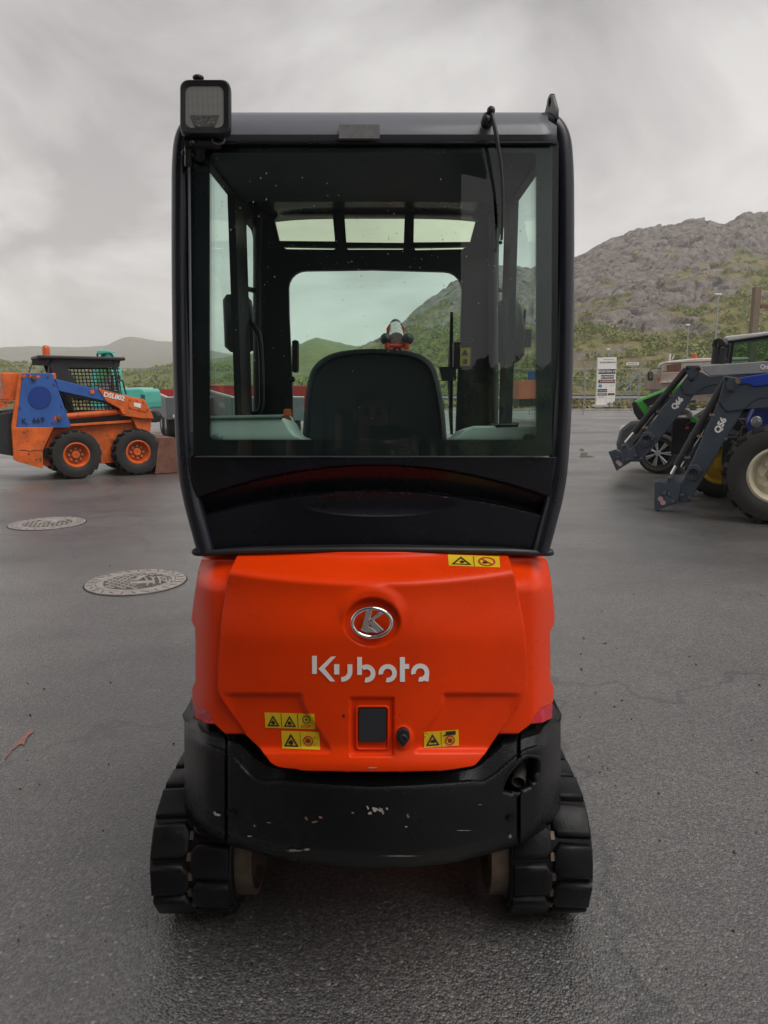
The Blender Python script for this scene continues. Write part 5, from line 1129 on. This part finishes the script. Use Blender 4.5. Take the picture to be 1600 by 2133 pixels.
pt('boom', TEAL, [(207, 752), (210, 736), (215, 731), (226, 732), (232, 738), (237, 754), (237, 800), (207, 800)], 1.3, 1.7, fx, TX, .03)
pt('boom_head', TEAL, [(200, 733), (204, 729), (226, 730), (226, 735), (203, 738)], 1.2, 1.8, fx, TX, .03)
m = MB(); m.tube(smoothp([fx.P(x, y, 1.25) for x, y in ((203, 736), (204, 748), (212, 744), (222, 732))], 4), .03, 6); m.tube(smoothp([fx.P(x, y, 1.25) for x, y in ((228, 736), (234, 740), (236, 752))], 4), .03, 6); kind(m.build('boom_hoses', HOSE, TX), 'stuff')
pt('lamp', DARK, [(245, 783), (249, 782), (250, 790), (245, 791)], .1, .2, fx, TX, .01)
for vv in (.05, 1.6): pt('crawler_track', ENG, [(200, 866), (210, 856), (325, 856), (332, 866), (328, 880), (205, 880)], vv, vv+.4, fx, TX, .05)
pt('slew_ring', ENG, [(230, 850), (290, 850), (290, 860), (230, 860)], .5, 1.5, fx, TX, 0)

def trailer(px, Y, lab):
    o_ = V(px, 829, Y); fg = Frame(o_.x, Y, R(24.4))
    TG = fg.thing('tipping_trailer', lab, 'trailer', group='grey tipping trailers'); Wd, Ln, zt, zb = 2.3, 5.5, o_.z, o_.z-.72
    def bx(name, c, sz, m_, b=.02, tilt=True):
        m = MB(); m.box(c, sz); q = m.build(name, m_, TG, bevel=b)
        return q
    rise = .30
    def slab(name, x, m_):
        m = MB(); m.prism([(x, 0, zb), (x, Ln, zb+rise), (x, Ln, zt+rise), (x, 0, zt)], (.06, 0, 0)); return m.build(name, m_, TG, bevel=.015)
    slab('side_wall', 0, TGREY2); slab('side_wall', Wd-.06, TGREY2)
    bx('tailgate', (Wd/2, -.03, (zt+zb)/2), (Wd, .06, zt-zb), TGREY)
    bx('headboard', (Wd/2, Ln, (zt+zb)/2+rise), (Wd, .08, zt-zb), TGREY)
    m = MB(); m.prism([(.06, .0, zb+.02), (.06, Ln-.05, zb+rise+.02), (.06, Ln-.05, zb+rise+.1), (.06, 0, zb+.1)], (Wd-.12, 0, 0)); m.build('bed_floor', TRED, TG)
    bx('red_lining', (Wd/2, Ln-.07, zt+rise-.2), (Wd-.14, .04, .4), TRED, 0)
    bx('top_rail', (Wd/2, -.02, zt+.02), (Wd+.04, .10, .05), mat('rail_white', (.5,.5,.5), .5))
    m = MB(); m.prism([(-.02, 0, zt-.01), (-.02, Ln, zt+rise-.01), (-.02, Ln, zt+rise+.05), (-.02, 0, zt+.05)], (.1, 0, 0)); m.build('top_rail', mat('rail_white', (.5,.5,.5), .5), TG)
    for yv in (1.0, 3.9):
        m = MB(); m.prism([(-.003, yv, zb+.33+yv*.055), (-.003, yv+.9, zb+.36+yv*.055), (-.003, yv+.9, zb+.52+yv*.055), (-.003, yv, zb+.49+yv*.055)], (-.004, 0, 0)); m.build('side_lettering', mat('letter_grey', (.42,.42,.42), .6, var=.5, vs_=9), TG)
    bx('rear_lamp', (.35, -.07, zb+.12), (.3, .02, .1), WHITE, 0)
    bx('chassis', (Wd/2, Ln/2, zb-.12), (.9, Ln-.4, .22), DARK)
    for yv in (.62, 1.72):
        for xo, dr in ((.02, 1), (Wd-.02, -1)):
            m = MB(); m.lathe([(.22, .02), (.30, 0), (.42, .01), (.475, .06), (.475, .36), (.42, .40), (.22, .40)], (xo, yv, .475), (dr, 0, 0), 36, close=True); t_ = m.build('tyre', RUBBER_DRY, TG, smooth=40)
            m = MB(); m.lathe([(.22, .02), (.20, .03), (.17, .14), (.07, .12), (.06, .06), (.01, .06)], (xo, yv, .475), (dr, 0, 0), 28); m.build('rim', LGL, TG, smooth=40)
trailer(345, 24.0, 'grey tipping trailer between the skid steer loader and the black cab')
trailer(482, 22.0, 'grey tipping trailer seen through the left windows of the cab')
fr_ = Frame(-7.3, 31.0, R(2)); TR2 = fr_.thing('red_trailer', 'red trailer standing beyond the grey tipping trailer', 'trailer')
pt('body', TRED, [(360, 802), (640, 803), (640, 850), (360, 850)], 0, 2.2, fr_, TR2, .04)
pt('chassis', DARK, [(380, 848), (620, 848), (620, 862), (380, 862)], .4, 1.8, fr_, TR2, 0)
for xx in (430, 470, 580): w_ = fr_.P(xx, 862, .1); tyre((w_.x, .1, .45), .45, .35, TR2, .22, LGL)
fo_ = Frame(7.5, 38.0, R(0)); OC = fo_.thing('orange_container', 'orange red container with a blue board seen through the cab side window', 'container')
pt('body', mat('container_orange', (.55,.16,.09), .6, var=.15), [(1080, 793), (1135, 790), (1135, 830), (1080, 832)], 0, 2.4, fo_, OC, .03)
pt('blue_board', mat('board_blue', (.02,.08,.25), .5), [(1100, 773), (1125, 772), (1125, 790), (1100, 791)], -.03, 0, fo_, OC, .01)
pt('base', DARK, [(1082, 830), (1133, 828), (1133, 846), (1082, 847)], .2, 2.2, fo_, OC, 0)
# ---------------------------------------------------------------- manhole covers
IRON = mat('cast_iron', (.35,.315,.295), .55, .25, var=.25, vs_=9, bump=.2, bs=120); IRON_D = mat('cast_iron_dirty', (.12,.095,.08), .7, .2, var=.4, vs_=20)
def manhole(px, py, D, lab, seed, rot):
    c = G(px, py); MH = thing('manhole_cover', lab, 'manhole', (c.x, c.y, 0), rot, group='manhole covers in the yard')
    r = D/2; m = MB(); m.lathe([(r, .0), (r, .010), (r-.004, .012), (r*.80, .012), (r*.795, .006), (r*.79, .002)], (0,0,0), (0,0,1), 56); m.build('rim', IRON, MH, smooth=30)
    m = MB(); m.lathe([(r*.785, .0), (r*.785, .011), (r*.77, .012), (r*.66, .012), (r*.655, .008), (.01, .008)], (0,0,0), (0,0,1), 56); lid = m.build('lid', IRON, MH, smooth=30)
    m = MB(); m.lathe([(r*.79, .0), (r*.79, .003), (.01, .003)], (0,0,0), (0,0,1), 40); m.build('joint', IRON_D, MH)
    m = MB(); m.lathe([(r*.645, .0), (r*.645, .0095), (.01, .0095)], (0,0,0), (0,0,1), 40); m.build('lid_ground', IRON_D, lid)
    m = MB(); m.lathe([(r+.014, .0), (r+.012, .0035), (r, .0035)], (0,0,0), (0,0,1), 56); m.build('tar_joint', mat('tar', (.018,.017,.017), .5), MH)
    rr = random.Random(seed); m = MB()
    def pad(x, y, a, b, t):
        M = Matrix.Rotation(t, 3, 'Z'); m.prism([Vector((x, y, .009))+M @ Vector((a*math.cos(q), b*math.sin(q), 0)) for q in np.linspace(0, 2*pi, 9)[:-1]], (0, 0, .008))
    s = .052
    for i in range(-8, 9):
        for j in range(-8, 9):
            x, y = (i+.5*(j % 2))*s*1.05, j*s*.92
            if math.hypot(x, y) < r*.62 and (x < -.02 or y > .12 or rr.random() < .25): pad(x, y, s*.44, s*.36, rr.uniform(-.3, .3))
    kind(m.build('cobbles', IRON, lid, smooth=30), 'stuff')
    m = MB()
    for k in range(5): m.tube([(.06+.05*k+.02*math.cos(t), -.05+.16*math.sin(t)*(1-.1*k), .014) for t in np.linspace(-1.4, 1.2, 9)], .009, 6)
    m.prism([(-.06,-.10,.009), (.12,-.13,.009), (.13,-.06,.009), (-.04,-.03,.009)], (0,0,.010)); m.prism([(-.03,.0,.009), (.02,.0,.009), (.08,.12,.009), (.04,.14,.009)], (0,0,.010)); kind(m.build('raised_motif', IRON, lid, smooth=40), 'stuff')
    m = MB()
    for k in range(26):
        a = 2*pi*k/26; m.box((r*.9*math.cos(a), r*.9*math.sin(a), .0128), (.06, .008, .003), Matrix.Rotation(a+(k % 3)*.5, 3, 'Z'))
    kind(m.build('rim_marks', IRON_D, MH), 'stuff')
manhole(284, 1213, .79, 'round cast iron manhole cover with cobble pattern, nearer to the orange excavator', 3, .4)
manhole(99, 1091, .84, 'round cast iron manhole cover with wide pale rim, nearer to the skid steer loader', 8, 1.9)
# painted mark and loose bits on the asphalt
PINK = mat('marking_paint', (.36,.17,.145), .7, var=.35, vs_=60)
def mark(name, pts, m_, label, cat):
    m = MB(); m.add([G(x, y, .004) for x, y in pts], [tuple(range(len(pts)))]); return tag(m.build(name, m_), label, cat)
mark('paint_mark', [(8, 1578), (14, 1571), (30, 1553), (45, 1536), (58, 1523), (68, 1518), (71, 1523), (58, 1533), (52, 1545), (49, 1553), (46, 1549), (40, 1550), (24, 1563), (12, 1580)], PINK, 'short pink spray paint mark on the asphalt at the left edge', 'paint mark')
rr = random.Random(3); m = MB()
for k in range(70):
    if k < 14: x, y = rr.uniform(1180, 1300), rr.uniform(1320, 1640)
    else: x, y = rr.choice([rr.uniform(20, 380), rr.uniform(1190, 1590)]), rr.uniform(1120, 2100)
    p = G(x, y); s = rr.uniform(.0025, .0055)*(1 if y > 1500 else 1.4); m.ball(p+Vector((0, 0, s*.5)), s, 6, 4, (1, rr.uniform(.6, 1), .7))
kind(m.build('grit', mat('grit', (.09,.075,.065), .8, var=.5, vs_=2)), 'stuff', 'loose grit and small stones on the asphalt')
PUD = mat('puddle_water', (.06,.057,.055), .16, var=.05, rvar=.05)
def puddle(pts, seed, lab):
    m = MB(); P = []
    rr = random.Random(seed)
    for (x, y, w, h) in pts:
        q = [G(x+w*math.cos(a)*rr.uniform(.7, 1.1), y+h*math.sin(a)*rr.uniform(.7, 1.1), .003) for a in np.linspace(0, 2*pi, 15)[:-1]]
        m.add(q, [tuple(range(14))])
    o = m.build('puddle', PUD); tag(o, lab, 'puddle'); return o
puddle([(1212, 937, 6, 3), (1217, 946, 9, 4), (1221, 951, 18, 2.2)], 1, 'thin string of puddle water running across the yard right of the cab')

# ---------------------------------------------------------------- kerb, signs, lamps, fence
KERB = mat('kerb_concrete', (.36,.33,.31), .8, var=.2, vs_=4)
kb = MB(); kb.box((0, 58.28, .055), (178, .12, .10)); kr = kb.build('kerb', KERB); kind(kr, 'structure', 'pale concrete kerb along the far side of the road')
m = MB(); m.box((0, 0, 0), (.96, .30, .14)); ks = m.build('kerbstone', KERB, kr, bevel=.02); ks.location = (10.5, 58.15, .07)
for k in range(1, 26): copy_part(ks, kr, Matrix.Translation((10.5+k, 58.15, .07+.004*math.sin(k*2.3))))
GALV = mat('galvanised', (.30,.32,.34), .5, .5, var=.12); SIGNW = mat('sign_white', (.78,.77,.75), .4, var=.03); SIGNK = mat('sign_black', (.015,.014,.015), .4); SIGNR = mat('sign_dark_red', (.10,.012,.015), .4); SIGNB = mat('sign_blue', (.04,.22,.48), .4); GRYP = mat('sign_grey_print', (.28,.27,.26), .5)
f3 = Frame(V(1265, 845, 62).x, 62, R(4))
SG = f3.thing('welcome_sign', 'tall white welcome sign board with company names, beyond the kerb', 'sign')
pt('board', SIGNW, [(1246, 745), (1285, 744), (1281, 843), (1242, 843)], 0, .25, f3, SG, .02)
pt('plinth', mat('plinth', (.45,.43,.42), .8), [(1234, 843), (1289, 843), (1289, 848), (1234, 848)], -.3, .5, f3, SG, .03)
for q, mt in (([(1247.2, 769.8), (1282.8, 769), (1282.4, 778.5), (1247, 779)], SIGNK), ([(1252, 781.3), (1279.5, 781), (1279, 788.3), (1252, 789)], SIGNK), ([(1246.6, 791), (1282, 790.5), (1281.8, 797.5), (1246.4, 798)], SIGNR), ([(1245.2, 810.3), (1265, 810), (1264.6, 816.8), (1245, 817)], SIGNK), ([(1245, 819.2), (1264.5, 819), (1264.2, 824), (1244.8, 824)], SIGNK), ([(1266.5, 819), (1280.6, 818.8), (1280.4, 823), (1266.3, 823.4)], SIGNR)):
    pt('name_panel', mt, q, -.012, 0, f3, SG, 0)
m = MB(); f3.plate(m, ellipse(1250.5, 804, 4, 3.4, 16), -.012, 0); m.build('blue_emblem', SIGNB, SG)
m = MB(); f3.plate(m, ellipse(1247.6, 813.6, 1.4, 1.6, 10), -.02, -.013); m.build('green_emblem', GRN, SG)
def sgn(body, x, y, h, mt, v=-.02, sx=1.0): m = MB(); f3.txt(m, body, x, y, v, h, 1, .02, 1.0, sx); kind(m.build('lettering', mt, SG), 'stuff')
sgn('Velkommen til', 1267.5, 748.8, 2.6, GRYP, -.006); sgn('SKURVEMARKA', 1266.6, 755, 3.3, SIGNK, -.006, 1.05); sgn('SIVERTSEN AS', 1265, 773.9, 4, SIGNW, -.016, 1.02); sgn('BILVERKSTED', 1265.5, 785, 3.2, SIGNW, -.016); sgn('ÅLGÅRD DRAKTER AS', 1266, 794.3, 2.5, SIGNW, -.016, .9); sgn('Velferd AS', 1274, 803.4, 1.6, GRYP, -.006); sgn('SMART SERVICE', 1256.5, 813.4, 1.5, SIGNW, -.016); sgn('EGELAND', 1254.6, 821.6, 2.4, SIGNW, -.016); sgn('Bygg Partner', 1253, 827, 1.6, SIGNR, -.006)
p = V(1316, 845, 64); NS = thing('street_name_sign', 'small white street name sign on a grey post', 'sign', (p.x, 64, 0)); f4 = Frame(p.x, 64, 0)
def pole(parent, fr, x0, y0, x1, y1, r, m_, name='post', v=.06):
    m = MB(); a, b = fr.P(x0, y0, v), fr.P(x1, y1, v); m.cyl(a, b, r, r*.85, 12); return m.build(name, m_, parent, smooth=50)
pt('name_board', SIGNW, [(1305.5, 755), (1331.5, 754.6), (1331, 760.6), (1305, 761)], -.03, .0, f4, NS, .005); m = MB(); f4.txt(m, 'Skurvemarka', 1318, 757.6, -.04, 2.6, 0, .02); kind(m.build('lettering', INK, NS), 'stuff')
pole(NS, f4, 1317.5, 760, 1310.5, 846, .05, GALV)
CHY = mat('chevron_yellow', (.60,.36,.01), .5)
for x, y, Y, lab in ((1306.5, 781, 75, 'small yellow and black curve chevron sign behind the wire fence'), (1372, 779, 66, 'small yellow and black curve chevron sign beside the truck mirror')):
    fh = Frame(V(x, y, Y).x, Y, 0); CHV = fh.thing('chevron_sign', lab, 'sign', group='curve chevron signs')
    pt('board', INK, [(x-2.8, y-4.4), (x+3.2, y-4.4), (x+3.2, y+4.6), (x-2.8, y+4.6)], 0, .05, fh, CHV, 0)
    pt('chevron', CHY, [(x-2.4, y-4.2), (x+.6, y-4.2), (x+3.1, y), (x+.6, y+4.4), (x-2.4, y+4.4), (x+.0, y)], -.02, 0, fh, CHV, 0); pole(CHV, fh, x, y+4.6, x-.6, y+30, .04, GALV, v=.02)
for (x0, y0, x1, y1, Y, r, lab) in ((1497, 611, 1484, 800, 70, .11, 'tall street lamp rising beside the tractor exhaust'), (1434, 675, 1428, 830, 92, .11, 'street lamp with flat head above the truck beacon'), (1268, 726, 1264, 830, 105, .09, 'short looking street lamp just behind the welcome sign')):
    fh = Frame(V(x1, y1, Y).x, Y, 0); SLm = fh.thing('street_lamp', lab, 'street lamp', group='street lamps'); b = fh.P(x1, y1, 0)
    m = MB(); t_ = fh.P(x0, y0+3, 0); m.tube([Vector((b.x, 0, 0)), t_], [r, r*.6], 10); m.build('pole', GALV, SLm, smooth=50)
    w = 8 if Y == 70 else (4.5 if Y < 100 else 3.5); pt('lamp_head', SIGNW, [(x0-w, y0), (x0+w, y0-.3), (x0+w, y0+3), (x0-w*.7, y0+3.6)], -.15, .3, fh, SLm, .05)
fh = Frame(V(1576, 700, 45).x, 45, 0); WP = fh.thing('wooden_pole', 'square brown wooden pole with a rusty side bracket, far right', 'pole')
WOOD = mat('pole_wood', (.20,.15,.10), .8, var=.2, vs_=3); a = fh.P(1570, 860, 0); b = fh.P(1581, 597, 0); m = MB(); m.box((b.x, .2, b.z/2), (.40, .4, b.z)); m.build('post', WOOD, WP, bevel=.02)
pt('bracket', RUSTB, [(1585, 634), (1615, 634), (1615, 640), (1590, 641), (1585, 643)], .1, .25, fh, WP, .01)
fh = Frame(V(1393, 750, 50).x, 50, 0); PO = fh.thing('marker_post', 'pale grey post standing just behind the old truck', 'post'); a = fh.P(1396, 737, 0); m = MB(); m.cyl((a.x, 0, 0), a, .065, n=10); m.build('post', SIGNW, PO)
pt('curved_bracket', SIGNW, [(1400, 748), (1403, 742), (1406, 737), (1404, 744), (1401, 749)], 0, .03, fh, PO, 0)
# wire fences
def fence(lab, pts, hgt, base, wires=9, brace=None):
    p0 = pts[0]; FN = thing('wire_fence', lab, 'fence', (p0[0], p0[1], base)); o = Vector((p0[0], p0[1], 0)); m0 = MB(); m0.cyl((0,0,0), (0,0,hgt), .035, n=8); post = None
    for k in range(len(pts)):
        if post is None: post = m0.build('post', GALV, FN, smooth=50)
        else: copy_part(post, FN, Matrix.Translation(Vector((pts[k][0], pts[k][1], 0))-o))
    m = MB()
    for k in range(len(pts)-1):
        a = Vector((pts[k][0], pts[k][1], 0))-o; b = Vector((pts[k+1][0], pts[k+1][1], 0))-o
        for j in range(wires): z = .1+(hgt-.12)*j/(wires-1); m.tube([a+Vector((0,0,z)), b+Vector((0,0,z))], .006 if j < wires-1 else .015, 4)
        n = int((b-a).length/.35)
        for j in range(n): q = a.lerp(b, j/n); m.tube([q+Vector((0,0,.08)), q+Vector((0,0,hgt-.05))], .005, 3)
    kind(m.build('wire_netting', GALV, FN), 'stuff')
    if brace: m = MB(); m.cyl(Vector(brace[0])-o-Vector((0,0,base)), Vector(brace[1])-o-Vector((0,0,base)), .045, n=8); m.build('brace', GALV, FN)
    return FN
p1 = V(1331, 850, 63); xs_ = [(V(1150+i*24, 850, 66).x, 66+1.5*(7-i)) for i in range(7)]
fence('grey wire mesh fence running behind the welcome sign', [(x, y) for x, y in xs_]+[(V(1331, 850, 62).x, 62)], 2.9, .12, 9, (V(1283, 843, 62), V(1331, 775, 62)))
fence('long grey wire fence behind the trailers on the left', [(-30+i*3.6, 46+.12*i) for i in range(15)], 3.0, 0, 7)
GR = thing('guard_rail', 'galvanised road guard rail in front of the rocky hill', 'guard rail', (10, 88, .2))
m = MB(); m.prism([(-40, 0, .75), (-40, -.06, .70), (-40, -.02, .62), (-40, -.06, .54), (-40, 0, .48)], (100, 0, 0)); rl = m.build('rail', GALV, GR)
m = MB(); m.box((-38, .08, .4), (.1, .1, .8)); po = m.build('post', GALV, GR)
for k in range(1, 24): copy_part(po, GR, Matrix.Translation((4*k, 0, 0)))
fh = Frame(V(1190, 800, 45).x, 45, 0); BS = fh.thing('blue_sign', 'narrow blue and white sign post close beside the cab', 'sign'); pt('panel', SIGNB, [(1187, 768), (1192.5, 768), (1192, 801), (1187, 801)], 0, .1, fh, BS, .01); pt('edge', SIGNW, [(1192.5, 768), (1194, 768), (1193.4, 801), (1192, 801)], 0, .1, fh, BS, 0); pole(BS, fh, 1190, 800, 1190, 860, .05, GALV)

# ---------------------------------------------------------------- behind the camera: shed, bank and the photographer, seen mirrored in the glass
SHT = mat('shed_tan', (.60,.46,.28), .8, var=.25, vs_=1.5); SHD = mat('shed_dark', (.020,.024,.030), .7, var=.3)
a0 = Vector((-1.15, -.9)); b0_ = Vector((1.75, -13.5)); dd = (b0_-a0); ln = dd.length; fb = math.atan2(dd.y, dd.x)
SHED = thing('workshop_shed', 'long tan and dark shed behind the camera, mirrored in the cab glass', 'shed', (a0.x, a0.y, 0), fb)
m = MB(); m.box((ln/2, -3.2, 1.0), (ln, 6.2, 2.0)); m.build('lower_wall', SHT, SHED)
m = MB(); m.box((ln/2, -3.15, 5.25), (ln+.2, 6.4, 6.5)); m.build('upper_wall', SHD, SHED)
m = MB(); m.prism([(-.6, .6, 8.4), (-.6, -3.2, 9.6), (-.6, -7.0, 8.4), (-.6, -7.0, 8.6), (-.6, -3.2, 9.8), (-.6, .6, 8.6)], (ln+1.2, 0, 0)); m.build('roof', SHD, SHED)
m = MB(); m.box((0, 0, 1.0), (.28, .16, 2.0)); po = m.build('wall_post', SHD, SHED); po.location = (.25, 0, 0)
for k, x in enumerate((1.15, 2.1, 2.5, 3.6, 5.0, 6.6, 8.4, 10.4, 12.6)): copy_part(po, SHED, Matrix.Translation((x, 0, 0)))
rows = []
for j in range(14):
    t = j/13; rows.append([(x, -42-30*t, 10*t**.8+2.5*math.sin(x*.13)*t) for x in np.linspace(-70, 90, 40)])
g = MB(); g.grid(rows); o = g.build('wooded_bank', GREEN_M, smooth=60, fix=False); at = o.data.attributes.new('veg', 'FLOAT', 'POINT'); at.data.foreach_set('value', np.ones(len(o.data.vertices), np.float32)); kind(o, 'structure', 'wooded bank behind the camera')
cs = []; rs = []
for k in range(900):
    t = rng.random(); x = -70+160*rng.random(); s = .5+.7*rng.random(); cs.append((x, -42-30*t, 10*t**.8+2.5*math.sin(x*.13)*t+.5*s)); rs.append([s, s, s*1.5])
clumps('bank_trees', cs, rs, 50, .2, leaf_mat('dark_leaves', (.02,.03,.01), (.06,.08,.025)), 'dark trees on the bank behind the camera')
# photographer
def person():
    px_, py_ = -.06, -.44
    J = dict(pel=(0,0,.98), sp=(0,0,1.18), ch=(0,.0,1.40), nk=(0,.01,1.55), hd0=(0,.03,1.64), hd1=(0,.035,1.72), hd2=(0,.02,1.80),
             hl=(-.10,0,.95), kl=(-.12,.03,.52), al=(-.13,-.02,.09), tl=(-.14,.14,.04), hr=(.10,0,.95), kr=(.12,.03,.52), ar=(.13,-.02,.09), tr=(.14,.14,.04),
             sl=(-.20,0,1.45), el=(-.27,.12,1.22), wl=(-.06,.34,1.44), pl=(-.035,.375,1.49), sr=(.20,0,1.45), er=(.29,.12,1.22), wr=(.18,.34,1.44), pr=(.155,.375,1.49))
    rad = dict(pel=.155, sp=.15, ch=.165, nk=.062, hd0=.085, hd1=.098, hd2=.075, hl=.10, kl=.07, al=.05, tl=.045, hr=.10, kr=.07, ar=.05, tr=.045, sl=.075, el=.055, wl=.033, pl=.036, sr=.075, er=.055, wr=.033, pr=.036)
    E = [('pel','sp'),('sp','ch'),('ch','nk'),('nk','hd0'),('hd0','hd1'),('hd1','hd2'),('pel','hl'),('hl','kl'),('kl','al'),('al','tl'),('pel','hr'),('hr','kr'),('kr','ar'),('ar','tr'),('ch','sl'),('sl','el'),('el','wl'),('wl','pl'),('ch','sr'),('sr','er'),('er','wr'),('wr','pr')]
    # fingers round the phone
    for s_, p, ph in ((1, 'pl', -1), (-1, 'pr', 1)):
        b = Vector(J[p])
        for k in range(4):
            n0, n1, n2 = f'{p}{k}0', f'{p}{k}1', f'{p}{k}2'; z = .045-.021*k
            J[n0] = tuple(b+Vector((ph*.012, .018, z))); J[n1] = tuple(b+Vector((ph*.004, .050, z+.004))); J[n2] = tuple(b+Vector((s_*.026, .062, z+.004-.002*k)))
            for q in (n0, n1, n2): rad[q] = .0095
            E += [(p, n0), (n0, n1), (n1, n2)]
        J[p+'t0'] = tuple(b+Vector((s_*.015, .0, .035))); J[p+'t1'] = tuple(b+Vector((s_*.03, .022, .055))); rad[p+'t0'] = .012; rad[p+'t1'] = .010; E += [(p, p+'t0'), (p+'t0', p+'t1')]
    ks = list(J); me = bpy.data.meshes.new('person'); me.from_pydata([J[k] for k in ks], [(ks.index(a), ks.index(b)) for a, b in E], [])
    o = bpy.data.objects.new('t', me); C.objects.link(o); o.modifiers.new('k', 'SKIN'); sv = me.skin_vertices[0].data
    for i, k in enumerate(ks): sv[i].radius = (rad[k], rad[k]*(.72 if k in ('pel','sp','ch') else 1)); sv[i].use_root = k == 'pel'
    sb = o.modifiers.new('s', 'SUBSURF'); sb.levels = 2
    dg = bpy.context.evaluated_depsgraph_get(); ev = bpy.data.meshes.new_from_object(o.evaluated_get(dg)); bpy.data.objects.remove(o)
    skin = mat('skin', (.42,.22,.15), .5, var=.1); jk = mat('dark_jacket', (.020,.022,.028), .8); tr_ = mat('dark_trousers', (.03,.032,.04), .85); sh = mat('shoe', (.012,.012,.012), .5)
    po = finish('person', ev, [skin, jk, tr_, sh], smooth=180); po.location = (px_, py_, -.03)
    tag(po, 'photographer in dark jacket holding up a phone, mirrored in the rear window', 'person')
    for f in ev.polygons:
        c = f.center; f.material_index = 0 if (c.z > 1.545 and c.y < .2) or (c.y > .31 and c.z > 1.3) else (1 if c.z > .97 else (2 if c.z > .1 else 3))
    hair = mat('short_dark_hair', (.025,.018,.013), .8, bump=.5, bs=200)
    m = MB(); rows = []
    for i in range(13):
        th = R(4+i*7.6); rows.append([(.099*math.sin(th)*math.cos(a)*(1 if math.sin(a) < .3 else .96), .02+.112*math.sin(th)*math.sin(a), 1.735+.108*math.cos(th) if math.sin(a) < .45 else max(1.765, 1.735+.108*math.cos(th))) for a in np.linspace(0, 2*pi, 29)])
    m.grid(rows); h = m.build('hair', hair, po, smooth=80)
    m = MB()
    for s_ in (-1, 1): m.ball((s_*.103, .02, 1.685), .03, sc=(.35,.7,1))
    m.tube([(0,.128,1.705), (0,.150,1.665), (0,.132,1.655)], [.010,.017,.010], 8); m.build('ears_and_nose', skin, po, smooth=80)
    for s_ in (-1, 1):
        m = MB(); m.ball((s_*.034, .118, 1.705), .013); m.build('eye', mat('eye_dark', (.05,.04,.035), .2), po, smooth=80)
        m = MB(); m.tube([(s_*.055,.118,1.722), (s_*.035,.130,1.726), (s_*.016,.130,1.722)], .006, 6); m.build('eyebrow', hair, po, smooth=80)
    m = MB(); m.tube([(-.028,.124,1.632), (0,.132,1.63), (.028,.124,1.632)], .006, 6); m.build('mouth', mat('lips', (.30,.12,.10), .5), po, smooth=80)
    m = MB(); m.tube([(.105,.10,1.50), (.12,.125,1.40), (.11,.13,1.25)], .014, 6); m.build('reflective_stripe', mat('hi_vis', (.45,.62,.03), .5), po)
    m = MB(); m.box((0, -.022, 1.55), (.158, .008, .075)); ph = m.build('mobile_phone', mat('phone_black', (.01,.01,.012), .2), bevel=.003); tag(ph, 'black mobile phone held up by the photographer', 'phone')
person()

# ---------------------------------------------------------------- mist
m = MB(); m.box((0, 850, 84.5), (5200, 2400, 171)); hz = m.build('haze', bpy.data.materials.new('mist'))
mm = hz.data.materials[0]; mm.use_nodes = True; nt = mm.node_tree; nt.nodes.clear(); out = nt.nodes.new('ShaderNodeOutputMaterial'); pv = nt.nodes.new('ShaderNodeVolumePrincipled')
pv.inputs['Color'].default_value = (1,.99,.985,1); pv.inputs['Density'].default_value = .0006; pv.inputs['Anisotropy'].default_value = .2; nt.links.new(pv.outputs[0], out.inputs['Volume'])
kind(hz, 'stuff', 'thin mist')
